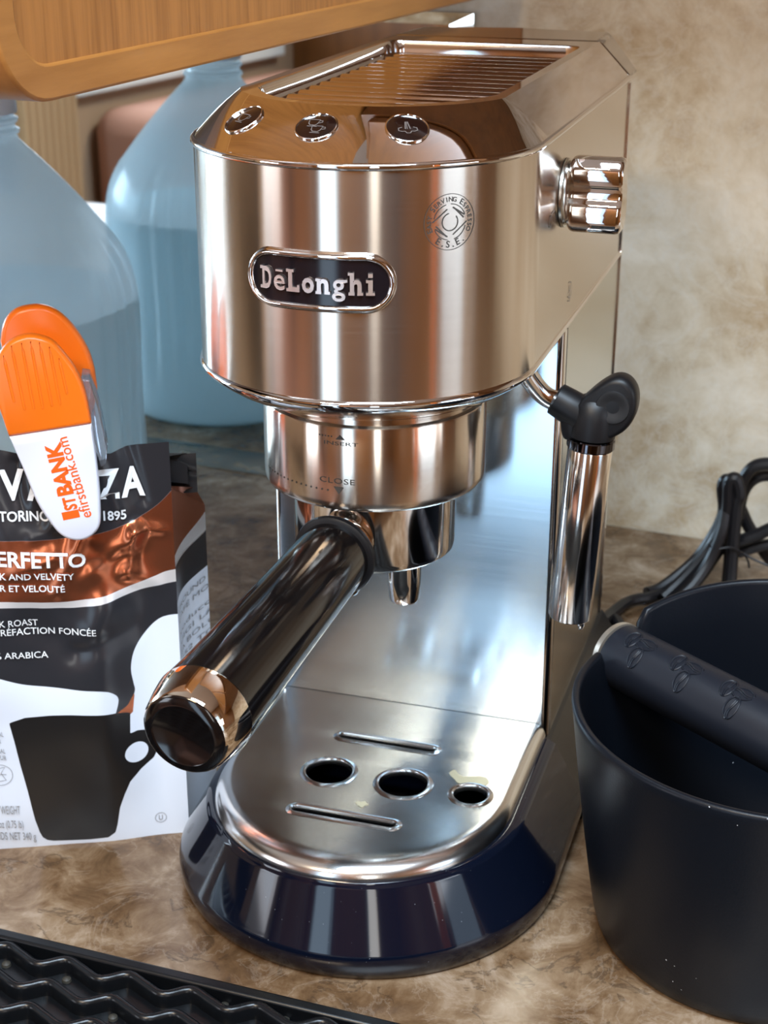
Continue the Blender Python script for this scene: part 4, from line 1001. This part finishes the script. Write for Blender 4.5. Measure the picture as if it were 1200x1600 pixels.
# ================================================================== WATER JUG
JX, JY = -.352, .241
JG = empty('water_jug', (JX, JY, 0), 'large milky blue plastic water jug behind the coffee bag', 'jug')
prof = [(.070, .0), (.080, .0010), (.087, .006), (.0905, .016), (.0915, .035), (.0915, .06), (.0912, .10), (.0920, .13), (.0925, .150), (.0915, .168), (.0880, .184), (.0810, .199), (.0715, .2115), (.0600, .2260), (.0480, .2400), (.0360, .2530), (.0280, .2610), (.0235, .2660), (.0215, .2700)]
pf = smooth_path([(r_, 0, z) for r_, z in prof], 4)
def jr(r_, z, a, k=1.0):
    g = 0
    for c0 in (-4, 86, 176, 266):
        for dd in (-9, 0, 9):
            da = (math.degrees(a)-(c0+dd)+180) % 360-180
            g += math.exp(-(da/2.4)**2)
    env = max(0, min(1, (z-.03)/.03))*max(0, min(1, (.215-z)/.03))
    return r_-.0022*g*env*k
nj = 180
rings = [[(JX+jr(p.x, p.z, 2*PI*j/nj)*math.cos(2*PI*j/nj), JY+jr(p.x, p.z, 2*PI*j/nj)*math.sin(2*PI*j/nj), p.z) for j in range(nj)] for p in pf]
mesh_obj('bottle', *loft(rings, True, True, False), M_JUG, JG, smooth=60)
wp = [p for p in pf if .004 < p.z < .164]
rings = [[(JX+(jr(p.x, p.z, 2*PI*j/nj)-.0022)*math.cos(2*PI*j/nj), JY+(jr(p.x, p.z, 2*PI*j/nj)-.0022)*math.sin(2*PI*j/nj), max(.0035, p.z)) for j in range(nj)] for p in wp]
rings.append([(x, y, .165) for x, y, z in rings[-1]])
mesh_obj('water', *loft(rings), M_WATER, JG, smooth=50)
nk = [(.0215, .2700), (.0235, .2705), (.0240, .2725), (.0215, .2740), (.0212, .2765), (.0232, .2775), (.0234, .2795), (.0212, .2808), (.0210, .2850), (.0200, .2850)]
mesh_obj('neck', *lathe(nk, 48, (JX, JY), False, False), M_JUG, JG, smooth=40)
cw = []
for j in range(96):
    a = 2*PI*j/96; cw.append(a)
rings = [[(JX+(r_+(.0006 if j % 2 else 0)*(z < .3))*math.cos(a), JY+(r_+(.0006 if j % 2 else 0))*math.sin(a), z) for j, a in enumerate(cw)] for r_, z in ((.0225, .2830), (.0228, .2835), (.0228, .3000), (.0215, .3020), (.001, .3022))]
mesh_obj('cap', *loft(rings), M_WHITEP, JG, smooth=40)

# ================================================================== BAR MAT
MA = empty('bar_mat', (-.09, -.26, 0), 'black ribbed rubber bar mat with wavy ridges at the counter front', 'mat')
md = Vector((.9992, -.0407, 0)); mn = Vector((.0407, .9992, 0)); MO = Vector((-.1307, -.1712, 0))
def mp(s, t, z): return MO+md*s-mn*t+Vector((0, 0, z))      # s to the right, t to the viewer
XL, XR, DP = -.17, .30, .225
def mbox(s0, s1, t0, t1, z0, z1):
    return [tuple(mp(s, t, z)) for z in (z0, z1) for s, t in ((s0, t0), (s1, t0), (s1, t1), (s0, t1))], [(0, 1, 2, 3), (7, 6, 5, 4), (0, 4, 5, 1), (1, 5, 6, 2), (2, 6, 7, 3), (3, 7, 4, 0)]
mesh_obj('mat_sheet', *mbox(XL+.001, XR-.001, .001, DP-.001, .0005, .0045), M_MAT, MA)
for q in ((XL, XR, 0, .0055), (XL, XR, DP-.0055, DP)): bevel(mesh_obj('mat_border', *mbox(q[0], q[1], q[2], q[3], .0, .0115), M_MAT, MA), .0012, 2)
for q in ((XL, XL+.0055), (XR-.0055, XR)): bevel(mesh_obj('mat_border', *mbox(q[0], q[1], .0056, DP-.0056, .0, .0115), M_MAT, MA), .0012, 2)
PER = .0283
base_me = None
for k_ in range(13):
    pts = []
    t0 = .0108+.0150*k_
    ns = 200
    for i in range(ns+1):
        s = XL+.006+(XR-XL-.012)*i/ns
        ph = ((s-.0245+k_*.0006*0)/PER) % 1.0          # 0 = trough (nearest the viewer)
        w = .5+.5*math.cos(2*PI*ph)+.10*math.sin(4*PI*ph)
        pts.append(mp(s, t0-.0030+.0062*w, .0085))
    rs = []
    for i, p in enumerate(pts):
        d = (pts[min(i+1, ns)]-pts[max(i-1, 0)]).normalized(); x_ = Vector((-d.y, d.x, 0))
        rs.append([tuple(p+x_*a+Vector((0, 0, h))) for a, h in ((.0021, -.0045), (.0019, .0012), (.0012, .0026), (0, .0031), (-.0012, .0026), (-.0019, .0012), (-.0021, -.0045))])
    mesh_obj('ridge', *loft(rs, False, False, False), M_MAT, MA, smooth=60)
for (x, y) in ((-.1207, -.1851), (-.0921, -.1866), (-.0638, -.2020), (-.0243, -.1824), (.0019, -.1833), (-.0500, -.1990)):
    mesh_obj('drain_stud', *lathe([(.0021, .0044), (.0018, .0056), (.0008, .0062), (.0001, .0063)], 16, (x, y)), mat('stud', (.035, .032, .025), .5) if 'stud' not in bpy.data.materials else bpy.data.materials['stud'], MA)
